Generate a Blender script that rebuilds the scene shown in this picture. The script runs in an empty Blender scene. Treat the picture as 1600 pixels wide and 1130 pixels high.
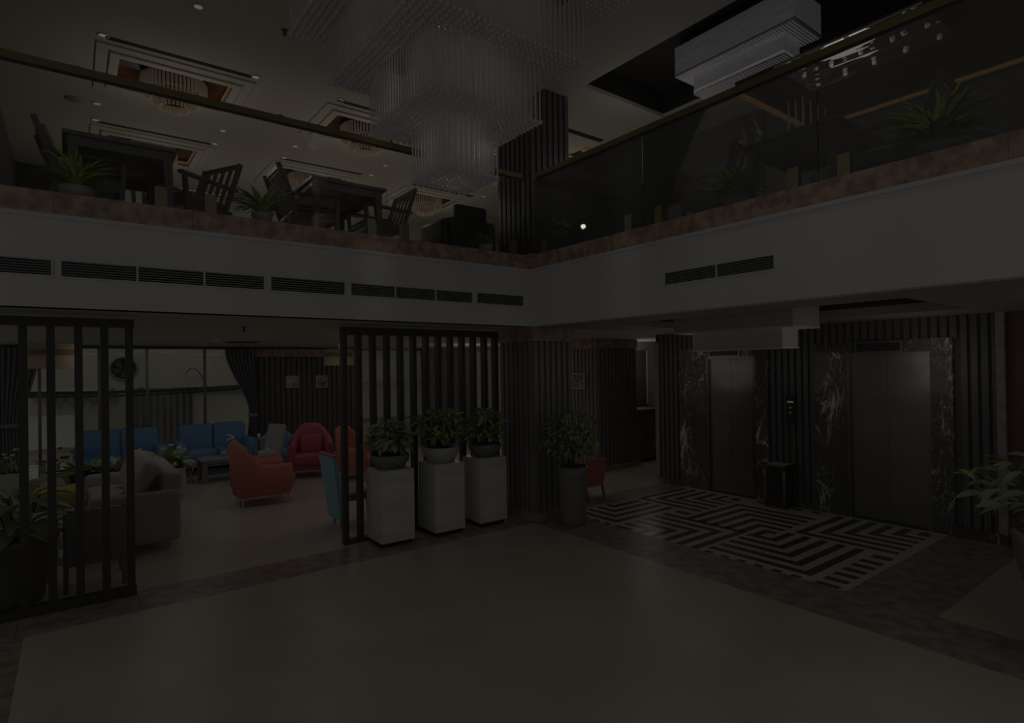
import bpy, math, random
from math import sin, cos, pi, radians, sqrt
from mathutils import Vector, Matrix, Euler

random.seed(7)
S = bpy.context.scene
COL = S.collection

# ------------------------------------------------------------------ camera
cam_d = bpy.data.cameras.new('camera')
cam = bpy.data.objects.new('camera', cam_d)
COL.objects.link(cam)
YAW, PITCH, ROLL, FPX = 4.06, 0.0061, -0.0147, 905.9
fw = Vector((cos(YAW) * cos(PITCH), sin(YAW) * cos(PITCH), sin(PITCH)))
r0 = Vector((sin(YAW), -cos(YAW), 0))
u0 = r0.cross(fw)
rr = r0 * cos(ROLL) + u0 * sin(ROLL)
uu = -r0 * sin(ROLL) + u0 * cos(ROLL)
R = Matrix((rr, uu, -fw)).transposed().to_4x4()
cam.matrix_world = Matrix.Translation((4.9961, 6.1766, 2.1275)) @ R
cam_d.sensor_width = 36.0
cam_d.lens = 36.0 * FPX / 1600
cam_d.shift_x = -5.75 / 1600
cam_d.shift_y = 3.63 / 1600
cam_d.clip_start = 0.05
cam_d.clip_end = 200
S.camera = cam

# ------------------------------------------------------------------ world and light
W = bpy.data.worlds.new('world')
S.world = W
W.use_nodes = True
bg = W.node_tree.nodes['Background']
bg.inputs[0].default_value = (0.97, 1.0, 0.98, 1)
bg.inputs[1].default_value = 1.0
S.view_settings.view_transform = 'Standard'
S.view_settings.look = 'None'
S.view_settings.gamma = 1
S.view_settings.use_curve_mapping = False
S.view_settings.exposure = -4.45
try:
    S.cycles.max_bounces = 8
    S.cycles.transparent_max_bounces = 16
    S.cycles.sample_clamp_indirect = 4
except Exception:
    pass


def lamp(name, kind, loc, power, color=(1, .95, .88), size=.3, rot=None, size_y=None, spot=None):
    d = bpy.data.lights.new(name, kind)
    d.energy = power
    d.color = color
    if kind == 'AREA':
        d.size = size
        if size_y:
            d.shape = 'RECTANGLE'
            d.size_y = size_y
    else:
        d.shadow_soft_size = size
    if kind == 'SPOT':
        d.spot_size = spot or 1.9
        d.spot_blend = .8
    o = bpy.data.objects.new(name, d)
    o.location = loc
    if rot:
        o.rotation_euler = rot
    COL.objects.link(o)
    return o


# atrium chandelier (light among its rods), coffers' lamps, daylight in the lane; added fill for lobby, hall floor, landing, corridor
PW = dict(chand=34, coffer=51, lounge=25, lobby=13, crystal=10, hall=85, landing=42, corridor=65, sun=6.6)
for z in (4.15, 4.7, 5.2):
    lamp('chandelier_light', 'POINT', (2.25, 1.72, z), PW['chand'], (1, .97, .93), .15)
for x in (3.85, 1.08, -1.6):
    for y in (-3.0, -5.92):
        lamp('coffer_light', 'POINT', (x, y, 5.2), PW['coffer'], (1, .9, .76), .05)
for x, y in ((4.2, -3.2), (1.6, -2.6), (3.4, -5.6), (.6, -5.6), (-2.2, -4.2), (-.8, -1.8)):
    lamp('lounge_light', 'AREA', (x, y, 2.64), PW['lounge'], (1, .95, .88), 1.2)
for x, y in ((-1.7, 1.2), (-1.7, 3.1), (-2.9, .4), (-2.9, 3.6), (-1.7, 5.6)):
    lamp('lobby_fill', 'POINT', (x, y, 2.1), PW['lobby'], (1, .93, .86), .5)  # fill points floating in mid-air, added to lift the lobby
lamp('crystal_light', 'AREA', (-1.9, 2.1, 5.78), PW['crystal'], (.98, .97, 1), 1.0, None, 1.6)
for x, y in ((4.2, 3.0), (1.2, 4.2), (3.2, 5.2), (1.6, 7.0), (4.6, 7.5)):
    lamp('hall_floor_fill', 'SPOT', (x, y, 6.05), PW['hall'], (1, .97, .93), .1, (0, 0, 0), None, 1.7)  # unseen spots added to brighten the atrium floor, no fittings built
for x, y in ((-1.6, .8), (-1.6, 3.4), (-2.6, -2.0)):
    lamp('landing_fill', 'POINT', (x, y, 5.2), PW['landing'], (1, .93, .85), .4)  # added fill hanging free above the landing, no lamp there
for x, y in ((-5.0, -2.4), (-2.6, -5.6), (-5.4, -6.0)):
    lamp('corridor_fill', 'POINT', (x, y, 2.2), PW['corridor'], (1, .94, .86), .4)  # unseen fill added against the darkness of the corridor
lamp('daylight', 'SUN', (2, -6, 12), PW['sun'], (1, .98, .93), 0, (radians(-16), 0, 0)).data.angle = 1.0

# ------------------------------------------------------------------ materials
MATS = {}


def mat(name, col, rough=.5, metal=0.0, spec=.5, var=None, scale=6.0, detail=4.0, stretch=(1, 1, 1),
        bump=0.0, emit=None, estr=1.0, trans=0.0, lo=.35, hi=.65, bdist=.01):
    """principled material; var = second colour mixed by stretched noise"""
    m = bpy.data.materials.new(name)
    m.use_nodes = True
    nt = m.node_tree
    b = nt.nodes['Principled BSDF']
    b.inputs['Base Color'].default_value = (*col, 1)
    b.inputs['Roughness'].default_value = rough
    b.inputs['Metallic'].default_value = metal
    b.inputs['Specular IOR Level'].default_value = spec
    if trans:
        b.inputs['Transmission Weight'].default_value = trans
    if emit:
        b.inputs['Emission Color'].default_value = (*emit, 1)
        b.inputs['Emission Strength'].default_value = estr
    if var or bump:
        tc = nt.nodes.new('ShaderNodeTexCoord')
        mp = nt.nodes.new('ShaderNodeMapping')
        mp.inputs['Scale'].default_value = stretch
        nz = nt.nodes.new('ShaderNodeTexNoise')
        nz.inputs['Scale'].default_value = scale
        nz.inputs['Detail'].default_value = detail
        nt.links.new(tc.outputs['Object'], mp.inputs['Vector'])
        nt.links.new(mp.outputs['Vector'], nz.inputs['Vector'])
        if var:
            cr = nt.nodes.new('ShaderNodeValToRGB')
            cr.color_ramp.elements[0].position = lo
            cr.color_ramp.elements[1].position = hi
            cr.color_ramp.elements[0].color = (*col, 1)
            cr.color_ramp.elements[1].color = (*var, 1)
            nt.links.new(nz.outputs['Fac'], cr.inputs['Fac'])
            nt.links.new(cr.outputs['Color'], b.inputs['Base Color'])
        if bump:
            bp = nt.nodes.new('ShaderNodeBump')
            bp.inputs['Strength'].default_value = bump
            bp.inputs['Distance'].default_value = bdist
            nt.links.new(nz.outputs['Fac'], bp.inputs['Height'])
            nt.links.new(bp.outputs['Normal'], b.inputs['Normal'])
    MATS[name] = m
    return m


def vein_mat(name, base, vein, scale=1.6, width=.012, rough=.12, stretch=(1, 1, 1)):
    m = mat(name, base, rough)
    nt = m.node_tree
    b = nt.nodes['Principled BSDF']
    tc = nt.nodes.new('ShaderNodeTexCoord')
    mp = nt.nodes.new('ShaderNodeMapping')
    mp.inputs['Scale'].default_value = stretch
    n1 = nt.nodes.new('ShaderNodeTexNoise')
    n1.inputs['Scale'].default_value = scale
    n1.inputs['Detail'].default_value = 5
    n1.inputs['Distortion'].default_value = .6
    sub = nt.nodes.new('ShaderNodeMath'); sub.operation = 'SUBTRACT'; sub.inputs[1].default_value = .5
    ab = nt.nodes.new('ShaderNodeMath'); ab.operation = 'ABSOLUTE'
    cr = nt.nodes.new('ShaderNodeValToRGB')
    cr.color_ramp.elements[0].position = 0
    cr.color_ramp.elements[0].color = (1, 1, 1, 1)
    cr.color_ramp.elements[1].position = width
    cr.color_ramp.elements[1].color = (0, 0, 0, 1)
    n2 = nt.nodes.new('ShaderNodeTexNoise')
    n2.inputs['Scale'].default_value = scale * .7
    mr = nt.nodes.new('ShaderNodeMapRange')
    mr.inputs[1].default_value = .45
    mr.inputs[2].default_value = .6
    mul = nt.nodes.new('ShaderNodeMath'); mul.operation = 'MULTIPLY'
    mx = nt.nodes.new('ShaderNodeMix'); mx.data_type = 'RGBA'
    mx.inputs[6].default_value = (*base, 1)
    mx.inputs[7].default_value = (*vein, 1)
    L = nt.links.new
    L(tc.outputs['Object'], mp.inputs['Vector'])
    L(mp.outputs['Vector'], n1.inputs['Vector'])
    L(mp.outputs['Vector'], n2.inputs['Vector'])
    L(n1.outputs['Fac'], sub.inputs[0]); L(sub.outputs[0], ab.inputs[0]); L(ab.outputs[0], cr.inputs['Fac'])
    L(n2.outputs['Fac'], mr.inputs[0])
    L(cr.outputs['Color'], mul.inputs[0]); L(mr.outputs[0], mul.inputs[1])
    n3 = nt.nodes.new('ShaderNodeTexNoise')
    n3.inputs['Scale'].default_value = scale * 3.1
    n3.inputs['Detail'].default_value = 6
    n3.inputs['Distortion'].default_value = 1.2
    s3 = nt.nodes.new('ShaderNodeMath'); s3.operation = 'SUBTRACT'; s3.inputs[1].default_value = .5
    a3 = nt.nodes.new('ShaderNodeMath'); a3.operation = 'ABSOLUTE'
    c3 = nt.nodes.new('ShaderNodeMapRange')
    c3.inputs[1].default_value = 0; c3.inputs[2].default_value = width * .8
    c3.inputs[3].default_value = .8; c3.inputs[4].default_value = 0
    n4 = nt.nodes.new('ShaderNodeMapRange')
    n4.inputs[1].default_value = .42; n4.inputs[2].default_value = .56
    m3 = nt.nodes.new('ShaderNodeMath'); m3.operation = 'MULTIPLY'
    mm = nt.nodes.new('ShaderNodeMath'); mm.operation = 'MAXIMUM'
    L(mp.outputs['Vector'], n3.inputs['Vector']); L(n3.outputs['Fac'], s3.inputs[0]); L(s3.outputs[0], a3.inputs[0])
    L(a3.outputs[0], c3.inputs[0]); L(n2.outputs['Fac'], n4.inputs[0])
    L(c3.outputs[0], m3.inputs[0]); L(n4.outputs[0], m3.inputs[1])
    L(mul.outputs[0], mm.inputs[0]); L(m3.outputs[0], mm.inputs[1])
    L(mm.outputs[0], mx.inputs[0]); L(mx.outputs[2], b.inputs['Base Color'])
    return m


def glass_mat(name, tint=(.93, .95, .95), black_lift=.03, refl=1.35):
    m = bpy.data.materials.new(name)
    m.use_nodes = True
    nt = m.node_tree
    nt.nodes.clear()
    out = nt.nodes.new('ShaderNodeOutputMaterial')
    tr = nt.nodes.new('ShaderNodeBsdfTransparent'); tr.inputs[0].default_value = (*tint, 1)
    gl = nt.nodes.new('ShaderNodeBsdfGlossy'); gl.inputs['Roughness'].default_value = .02
    df = nt.nodes.new('ShaderNodeBsdfDiffuse'); df.inputs[0].default_value = (.8, .8, .8, 1)
    fr = nt.nodes.new('ShaderNodeFresnel'); fr.inputs[0].default_value = refl
    m1 = nt.nodes.new('ShaderNodeMixShader'); m2 = nt.nodes.new('ShaderNodeMixShader')
    m2.inputs[0].default_value = black_lift  # milky diffuse share paints in a veil of light, lifting blacks behind
    L = nt.links.new
    L(fr.outputs[0], m1.inputs[0]); L(tr.outputs[0], m1.inputs[1]); L(gl.outputs[0], m1.inputs[2])
    L(m1.outputs[0], m2.inputs[1]); L(df.outputs[0], m2.inputs[2]); L(m2.outputs[0], out.inputs[0])
    MATS[name] = m
    return m


def thin_mat(name, col, gloss=.25, transl=.45, glow=0.0):
    """thin light-passing stuff: crystal rods, lamp shades, sheer cloth"""
    m = bpy.data.materials.new(name)
    m.use_nodes = True
    nt = m.node_tree
    nt.nodes.clear()
    out = nt.nodes.new('ShaderNodeOutputMaterial')
    d = nt.nodes.new('ShaderNodeBsdfDiffuse'); d.inputs[0].default_value = (*col, 1)
    t = nt.nodes.new('ShaderNodeBsdfTranslucent'); t.inputs[0].default_value = (*col, 1)
    g = nt.nodes.new('ShaderNodeBsdfGlossy'); g.inputs['Roughness'].default_value = .12
    a = nt.nodes.new('ShaderNodeMixShader'); a.inputs[0].default_value = transl
    b = nt.nodes.new('ShaderNodeMixShader'); b.inputs[0].default_value = gloss
    L = nt.links.new
    L(d.outputs[0], a.inputs[1]); L(t.outputs[0], a.inputs[2])
    L(a.outputs[0], b.inputs[1]); L(g.outputs[0], b.inputs[2])
    if glow:
        e = nt.nodes.new('ShaderNodeEmission'); e.inputs[0].default_value = (*col, 1); e.inputs[1].default_value = glow
        ad = nt.nodes.new('ShaderNodeAddShader')
        L(b.outputs[0], ad.inputs[0]); L(e.outputs[0], ad.inputs[1]); L(ad.outputs[0], out.inputs[0])
    else:
        L(b.outputs[0], out.inputs[0])
    MATS[name] = m
    return m


WOOD = (.085, .078, .074)
mat('cream_stone', (.68, .582, .505), .34, var=(.60, .51, .44), scale=1.4, detail=6)
mat('lounge_stone', (.66, .60, .53), .3, var=(.61, .55, .48), scale=1.4, detail=6)
mat('brown_stone', (0.46, 0.375, 0.32), .36, var=(0.31, 0.23, 0.19), scale=7, detail=8, lo=.4, hi=.62)
mat('kerb_stone', (0.58, 0.42, 0.34), .3, var=(0.36, 0.245, 0.195), scale=9, detail=8, lo=.4, hi=.62)
mat('plaster', (.78, .775, .765), .8)
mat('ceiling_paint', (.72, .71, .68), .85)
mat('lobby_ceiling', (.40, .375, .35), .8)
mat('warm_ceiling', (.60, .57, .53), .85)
mat('dark_ceiling', (0.065, 0.062, 0.06), .6)
mat('black_wood', (0.17, 0.16, 0.155), .35, var=(0.2, 0.19, 0.18), scale=3, stretch=(8, 8, .6))
mat('column_wood', (.28, .268, .265), .35, var=(.34, .325, .32), scale=3, stretch=(8, 8, .6))
mat('column_backing', (.30, .29, .285), .6)
mat('landing_wall', (.22, .205, .19), .6)
mat('slat_wood', (0.155, 0.148, 0.147), .3, var=(0.2, 0.19, 0.187), scale=3, stretch=(8, 8, .6))
mat('backing', (0.2, 0.192, 0.19), .7)
mat('dark_panel', (0.05, 0.048, 0.046), .5)
mat('screen_wood', (0.078, 0.073, 0.071), .4)
vein_mat('black_marble', (.135, .132, .13), (1.0, .98, .95), 2.4, .016, .1, (1, 1.3, .55))
mat('white_marble', (0.85, 0.85, 0.86), .3, var=(0.72, 0.72, 0.73), scale=3, detail=7, stretch=(.5, .5, 2.4))
mat('inlay_white', (0.74, 0.715, 0.69), .25, var=(0.67, 0.645, 0.62), scale=5)
mat('inlay_black', (0.13, 0.12, 0.112), .25)
mat('steel', (.30, .285, .27), .3, 1.0, var=(.25, .24, .225), scale=2, stretch=(1, 1, 20))
mat('door_steel', (.34, .325, .305), .28, .75, var=(.28, .27, .25), scale=1.2, stretch=(1, 1, 3))
mat('chrome', (.7, .7, .7), .12, 1.0)
mat('dark_steel', (.14, .14, .14), .35, .8)
mat('gold', (0.36, 0.33, 0.21), .35, .6)
mat('rail_gold', (0.28, 0.24, 0.125), .35, .45)
mat('brass', (.38, .27, .12), .3, .8)
mat('vent_dark', (.04, .04, .04), .8)
mat('vent_paint', (.42, .42, .41), .6)
mat('crystal_base', (.12, .12, .12), .3, .4)
thin_mat('crystal', (.88, .87, .87), .18, .5, .04)
thin_mat('crystal_bright', (.9, .88, .92), .1, .5, .6)
thin_mat('crystal_warm', (.88, .78, .66), .12, .5, .16)
thin_mat('sheer', (.85, .84, .79), .0, .6)
thin_mat('shade', (.80, .74, .60), .0, .5)
mat('fixture_white', (.8, .8, .86), .4, bump=1.0, scale=7, stretch=(1.5, .5, 2.5), bdist=.08, emit=(.95, .92, .96), estr=.40)
mat('orange_wood', (0.21, 0.092, 0.045), .35, var=(0.15, 0.065, 0.032), scale=4, stretch=(1, 6, 1))
mat('led_warm', (.8, .5, .25), .5, emit=(1, .52, .22), estr=.55)
mat('lamp_white', (.9, .9, .9), .5, emit=(1, .97, .9), estr=1.6)
mat('lamp_soft', (.9, .85, .75), .5, emit=(1, .85, .62), estr=.75)
glass_mat('pane_glass', (.95, .96, .95), .02)
glass_mat('rail_glass', (.95, .96, .95), .012, 1.3)
glass_mat('rail_glass_veiled', (.80, .81, .79), .09, 1.55)  # milky veil stands in for reflections on the right balustrade
mat('orange_fabric', (0.66, 0.235, 0.2), .85, var=(0.6, 0.21, 0.18), scale=40)
mat('red_fabric', (0.56, 0.155, 0.21), .85, var=(0.5, 0.135, 0.185), scale=40)
mat('teal_fabric', (0.42, 0.7, 0.9), .85, var=(0.38, 0.65, 0.84), scale=40)
mat('blue_fabric', (0.26, 0.45, 0.72), .85, var=(0.23, 0.41, 0.66), scale=40)
mat('grey_fabric', (0.5, 0.44, 0.455), .9, var=(0.44, 0.39, 0.405), scale=60)
mat('cushion_fabric', (0.52, 0.465, 0.45), .9, var=(0.46, 0.41, 0.4), scale=50)
mat('pale_fabric', (0.5, 0.51, 0.5), .9, var=(0.45, 0.46, 0.45), scale=30)
mat('seat_fabric', (.46, .42, .38), .9)
mat('yellow_fabric', (.48, .42, .16), .9)
mat('black_leather', (0.27, 0.26, 0.26), .4)
mat('armchair_leather', (.10, .096, .095), .4)
mat('chair_wood', (0.25, 0.205, 0.18), .4, var=(0.3, 0.25, 0.22), scale=4, stretch=(1, 1, 5))
mat('leg_wood', (.30, .19, .10), .5)
mat('table_wood', (0.25, 0.235, 0.225), .35, var=(0.3, 0.28, 0.27), scale=4, stretch=(1, 8, 1))
mat('tabletop_grey', (.40, .40, .42), .25)
mat('curtain_cloth', (0.27, 0.26, 0.275), .95, var=(0.36, 0.35, 0.36), scale=3, stretch=(8, 8, .2))
mat('ceramic_white', (.6, .6, .58), .3)
mat('ceramic_grey', (0.32, 0.315, 0.3), .6, var=(0.22, 0.21, 0.2), scale=12, stretch=(1, 1, 3))
mat('pot_black', (0.27, 0.265, 0.25), .22)
mat('soil', (.05, .04, .03), .9)
mat('pebble', (.5, .5, .48), .6)
mat('leaf_green', (0.525, 0.647, 0.298), .45, var=(0.367, 0.49, 0.228), scale=9)
mat('leaf_yellow', (0.735, 0.75, 0.228), .45, var=(0.49, 0.63, 0.193), scale=8)
mat('leaf_dark', (0.35, 0.446, 0.254), .45, var=(0.455, 0.542, 0.35), scale=9)
mat('leaf_olive', (0.56, 0.621, 0.35), .5, var=(0.42, 0.49, 0.263), scale=9)
mat('leaf_red', (.35, .10, .10), .6)
mat('flower_white', (.8, .78, .75), .7)
mat('stem', (.16, .13, .08), .8)
mat('paper', (.62, .60, .57), .8)
mat('art_red', (.55, .40, .36), .8, var=(.30, .16, .14), scale=14, lo=.45, hi=.55)
mat('art_grey', (.62, .60, .56), .8, var=(.42, .41, .40), scale=9, lo=.5, hi=.6)
mat('art_dark', (.22, .21, .23), .8, var=(.42, .38, .38), scale=16, lo=.45, hi=.6)
mat('frame_black', (.06, .055, .055), .4)
mat('red_wall', (0.22, 0.14, 0.13), .5, var=(0.18, 0.115, 0.11), scale=2, stretch=(1, 4, 1))
mat('strip_stone', (0.5, 0.42, 0.37), .4, var=(0.36, 0.3, 0.27), scale=12)
mat('wall_beige', (.52, .49, .44), .8)
mat('street_wall', (.60, .57, .48), .9, var=(.55, .525, .44), scale=.8)
mat('street_dark', (0.28, 0.265, 0.25), .8)
mat('pavement', (.5, .49, .46), .9)
mat('ac_white', (.56, .57, .55), .6)
mat('cable_black', (.06, .06, .06), .7)
mat('cabinet_wood', (0.3, 0.22, 0.2), .45, var=(0.24, 0.175, 0.155), scale=3, stretch=(1, 1, 6))
mat('mirror', (.8, .8, .82), .05, 1.0, bump=1.0, scale=2.6, stretch=(2.4, .8, 1), detail=1, bdist=.12)
mat('canopy_wood', (.13, .085, .065), .4)
mat('bin_dark', (.07, .075, .075), .3)
mat('plinth', (.06, .05, .045), .6)


# ------------------------------------------------------------------ mesh builder
class M:
    def __init__(s):
        s.v = []; s.f = []; s.sm = []

    def add(s, vs, fs, smooth=False):
        o = len(s.v)
        s.v += [tuple(p) for p in vs]
        for f in fs:
            s.f.append(tuple(i + o for i in f)); s.sm.append(smooth)
        return s

    def box(s, x0, x1, y0, y1, z0, z1):
        vs = [(x, y, z) for z in (z0, z1) for y in (y0, y1) for x in (x0, x1)]
        return s.add(vs, [(0, 2, 3, 1), (4, 5, 7, 6), (0, 1, 5, 4), (2, 6, 7, 3), (0, 4, 6, 2), (1, 3, 7, 5)])

    def tbox(s, c0, s0, c1, s1):
        """box tapering from centre c0, size s0 to centre c1, size s1 (z planes)"""
        vs = []
        for c, q in ((c0, s0), (c1, s1)):
            for y in (-.5, .5):
                for x in (-.5, .5):
                    vs.append((c[0] + x * q[0], c[1] + y * q[1], c[2]))
        return s.add(vs, [(0, 2, 3, 1), (4, 5, 7, 6), (0, 1, 5, 4), (2, 6, 7, 3), (0, 4, 6, 2), (1, 3, 7, 5)])

    def bar(s, p0, p1, w, h):
        """rectangular bar between two points, w across (horizontal), h the other way"""
        p0 = Vector(p0); p1 = Vector(p1)
        d = (p1 - p0).normalized()
        a = d.cross(Vector((0, 0, 1)))
        if a.length < 1e-3:
            a = Vector((1, 0, 0))
        a.normalize()
        b = a.cross(d)
        vs = []
        for p in (p0, p1):
            for i, j in ((-1, -1), (1, -1), (1, 1), (-1, 1)):
                vs.append(p + a * (i * w / 2) + b * (j * h / 2))
        return s.add(vs, [(0, 3, 2, 1), (4, 5, 6, 7), (0, 1, 5, 4), (1, 2, 6, 5), (2, 3, 7, 6), (3, 0, 4, 7)])

    def tube(s, pts, rad, n=6, cap=True):
        pts = [Vector(p) for p in pts]
        k = len(pts)
        rs = rad if isinstance(rad, (list, tuple)) else [rad] * k
        vs = []; fs = []
        for i, p in enumerate(pts):
            d = (pts[min(i + 1, k - 1)] - pts[max(i - 1, 0)]).normalized()
            a = d.cross(Vector((0, 0, 1)))
            if a.length < 1e-3:
                a = Vector((1, 0, 0))
            a.normalize(); b = a.cross(d)
            for j in range(n):
                t = 2 * pi * j / n
                vs.append(p + (a * cos(t) + b * sin(t)) * rs[i])
        for i in range(k - 1):
            for j in range(n):
                fs.append((i * n + j, i * n + (j + 1) % n, (i + 1) * n + (j + 1) % n, (i + 1) * n + j))
        s.add(vs, fs, True)
        if cap:
            s.add(vs[:n], [tuple(range(n - 1, -1, -1))])
            s.add(vs[-n:], [tuple(range(n))])
        return s

    def lathe(s, prof, c=(0, 0, 0), n=20, smooth=True, cap=True):
        vs = []; fs = []
        k = len(prof)
        for r, z in prof:
            for j in range(n):
                t = 2 * pi * j / n
                vs.append((c[0] + r * cos(t), c[1] + r * sin(t), c[2] + z))
        for i in range(k - 1):
            for j in range(n):
                fs.append((i * n + j, i * n + (j + 1) % n, (i + 1) * n + (j + 1) % n, (i + 1) * n + j))
        if cap:
            if prof[0][0] > 1e-4:
                fs.append(tuple(range(n - 1, -1, -1)))
            if prof[-1][0] > 1e-4:
                fs.append(tuple((k - 1) * n + j for j in range(n)))
        return s.add(vs, fs, smooth)

    def rbox(s, c, size, r, n=5, rot=None):
        """cushion: box with rounded edges"""
        hx, hy, hz = [q / 2 for q in size]
        r = min(r, hx, hy, hz)
        mat3 = rot.to_matrix() if rot else None
        faces = []
        ax = [(0, 1, 2), (1, 2, 0), (2, 0, 1)]
        H = (hx, hy, hz)
        for a, b, d in ax:
            for sg in (-1, 1):
                vs = []; fs = []
                ta = [-H[a]] + [-H[a] + r * (1 - cos(pi / 4 * k / 2)) / 1 for k in (1, 2)] + [H[a] - r * (1 - cos(pi / 4 * k / 2)) for k in (2, 1)] + [H[a]]
                tb = [-H[b]] + [-H[b] + r * (1 - cos(pi / 4 * k / 2)) for k in (1, 2)] + [H[b] - r * (1 - cos(pi / 4 * k / 2)) for k in (2, 1)] + [H[b]]
                ta = [-H[a], -H[a] + .35 * r, -H[a] + r, H[a] - r, H[a] - .35 * r, H[a]]
                tb = [-H[b], -H[b] + .35 * r, -H[b] + r, H[b] - r, H[b] - .35 * r, H[b]]
                for u in ta:
                    for w in tb:
                        p = [0, 0, 0]
                        p[a] = u; p[b] = w; p[d] = sg * H[d]
                        q = [max(-H[i] + r, min(H[i] - r, p[i])) for i in range(3)]
                        dv = Vector(p) - Vector(q)
                        if dv.length > 1e-6:
                            dv = dv.normalized() * r
                        pp = Vector(q) + dv
                        if mat3:
                            pp = mat3 @ pp
                        vs.append(pp + Vector(c))
                m = len(tb)
                for i in range(len(ta) - 1):
                    for j in range(m - 1):
                        q = (i * m + j, (i + 1) * m + j, (i + 1) * m + j + 1, i * m + j + 1)
                        fs.append(q if sg > 0 else q[::-1])
                s.add(vs, fs, True)
        return s

    def grid(s, rows, smooth=True, closed=False):
        k = len(rows[0]); vs = [p for r in rows for p in r]; fs = []
        for i in range(len(rows) - 1):
            for j in range(k if closed else k - 1):
                fs.append((i * k + j, i * k + (j + 1) % k, (i + 1) * k + (j + 1) % k, (i + 1) * k + j))
        return s.add(vs, fs, smooth)

    def mesh(s, name, m):
        me = bpy.data.meshes.new(name)
        me.from_pydata(s.v, [], s.f)
        me.polygons.foreach_set('use_smooth', s.sm)
        me.materials.append(MATS[m] if isinstance(m, str) else m)
        me.update()
        return me

    def obj(s, name, m, parent=None, **kw):
        return link(name, s.mesh(name, m), parent, **kw)


def link(name, me, parent=None, loc=None, rot=None, scale=None, label=None, cat=None, group=None, kind=None):
    o = bpy.data.objects.new(name, me)
    COL.objects.link(o)
    if parent:
        o.parent = parent
    if loc is not None:
        o.location = loc
    if rot is not None:
        o.rotation_euler = rot
    if scale is not None:
        o.scale = (scale,) * 3 if isinstance(scale, (int, float)) else scale
    for k, v in (('label', label), ('category', cat), ('group', group), ('kind', kind)):
        if v:
            o[k] = v
    return o


def thing(name, label, cat, loc=(0, 0, 0), rz=0, group=None, kind=None):
    return link(name, None, None, loc, (0, 0, rz), None, label, cat, group, kind)


def box(x0, x1, y0, y1, z0, z1):
    return M().box(x0, x1, y0, y1, z0, z1)


def structure(name, m, mb, label=None):
    return mb.obj(name, m, None, kind='structure', label=label)


def clone(root, loc, rz, label, group=None, name=None):
    c = root.copy(); COL.objects.link(c)
    c.location = loc; c.rotation_euler = (0, 0, rz); c['label'] = label
    if group:
        c['group'] = group
    for ch in root.children:
        d = ch.copy(); COL.objects.link(d); d.parent = c
        for g in ch.children:
            e = g.copy(); COL.objects.link(e); e.parent = d
    return c


# ================================================================== SETTING
ZL, ZK, ZM, ZC = 2.684, 3.464, 3.65, 6.1       # lower ceiling, top of white balcony face, kerb top, upper ceiling
XE = -3.52                                     # lift wall

# ---- floor
fl = structure('floor', 'cream_stone', box(0, 5.33, 0, 9.5, -.08, 0), 'polished cream stone floor of the atrium')
box(5.98, 8, -.55, 9.5, -.08, 0).obj('floor_slab', 'cream_stone', fl)
box(-3.52, -.7, 4.45, 9.5, -.08, 0).obj('floor_slab', 'cream_stone', fl)
box(-8, 8, -8.1, -.58, -.08, -.002).obj('floor_slab', 'lounge_stone', fl)
box(-8, -3.52, -.58, 9.5, -.08, -.002).obj('floor_slab', 'lounge_stone', fl)
for i in range(8):                             # brown border slabs along the left balcony
    box(-.7 + i * .87, -.7 + (i + 1) * .87 - .003, -.58, -.001, -.08, .001).obj('border_slab', 'brown_stone', fl)
for i in range(10):                            # and along the right one
    box(-.7, -.001, .001 + i * .95, (i + 1) * .95, -.08, .001).obj('border_slab', 'brown_stone', fl)
for i in range(9):
    box(5.331, 5.98, i * .95, (i + 1) * .95 - .003, -.08, .001).obj('border_slab', 'brown_stone', fl)
box(XE, -.702, 3.73, 4.45, -.08, .001).obj('border_slab', 'brown_stone', fl)
box(XE, -.702, -.58, -.1, -.08, .001).obj('border_slab', 'brown_stone', fl)

# ---- black and white stone inlay in front of the lifts
inl = thing('floor_inlay', 'black and white labyrinth stone inlay set in the floor before the lifts', 'floor inlay', (0, 0, 0))
box(XE, -.702, -.1, 3.73, -.08, .0015).obj('white_field', 'inlay_white', inl)


def strip(a0, a1, b0, b1):
    a0 = max(a0, .0); a1 = min(a1, 2.74); b0 = max(b0, .14); b1 = min(b1, 3.86)
    if a1 - a0 > .02 and b1 - b0 > .02:
        return (-.7 - a1, -.7 - a0, b0 - .2, b1 - .2)


def ells(ca, cb, sa, sb, la, lb, n=6, p=.2, w=.1):
    """n nested black L's: corner (ca, cb) stepping along (sa, sb); arms run on to a = la and b = lb"""
    for k in range(n):
        a = ca + sa * k * p; b = cb + sb * k * p
        mb = M(); got = False
        aa = sorted((a, la)); bb = sorted((b, lb))
        r1 = strip(aa[0], aa[1], *sorted((b, b + sb * w)))
        bb = sorted((b + sb * w, lb))
        r2 = strip(*sorted((a, a + sa * w)), bb[0], bb[1]) if (lb - b) * sb > w else None
        for r in (r1, r2):
            if r:
                mb.box(*r, -.01, .0028); got = True
        if got and (la - a) * sa > .03 and (lb - b) * sb > .03 and mb.v:
            mb.obj('black_strip', 'inlay_black', inl)


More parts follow.
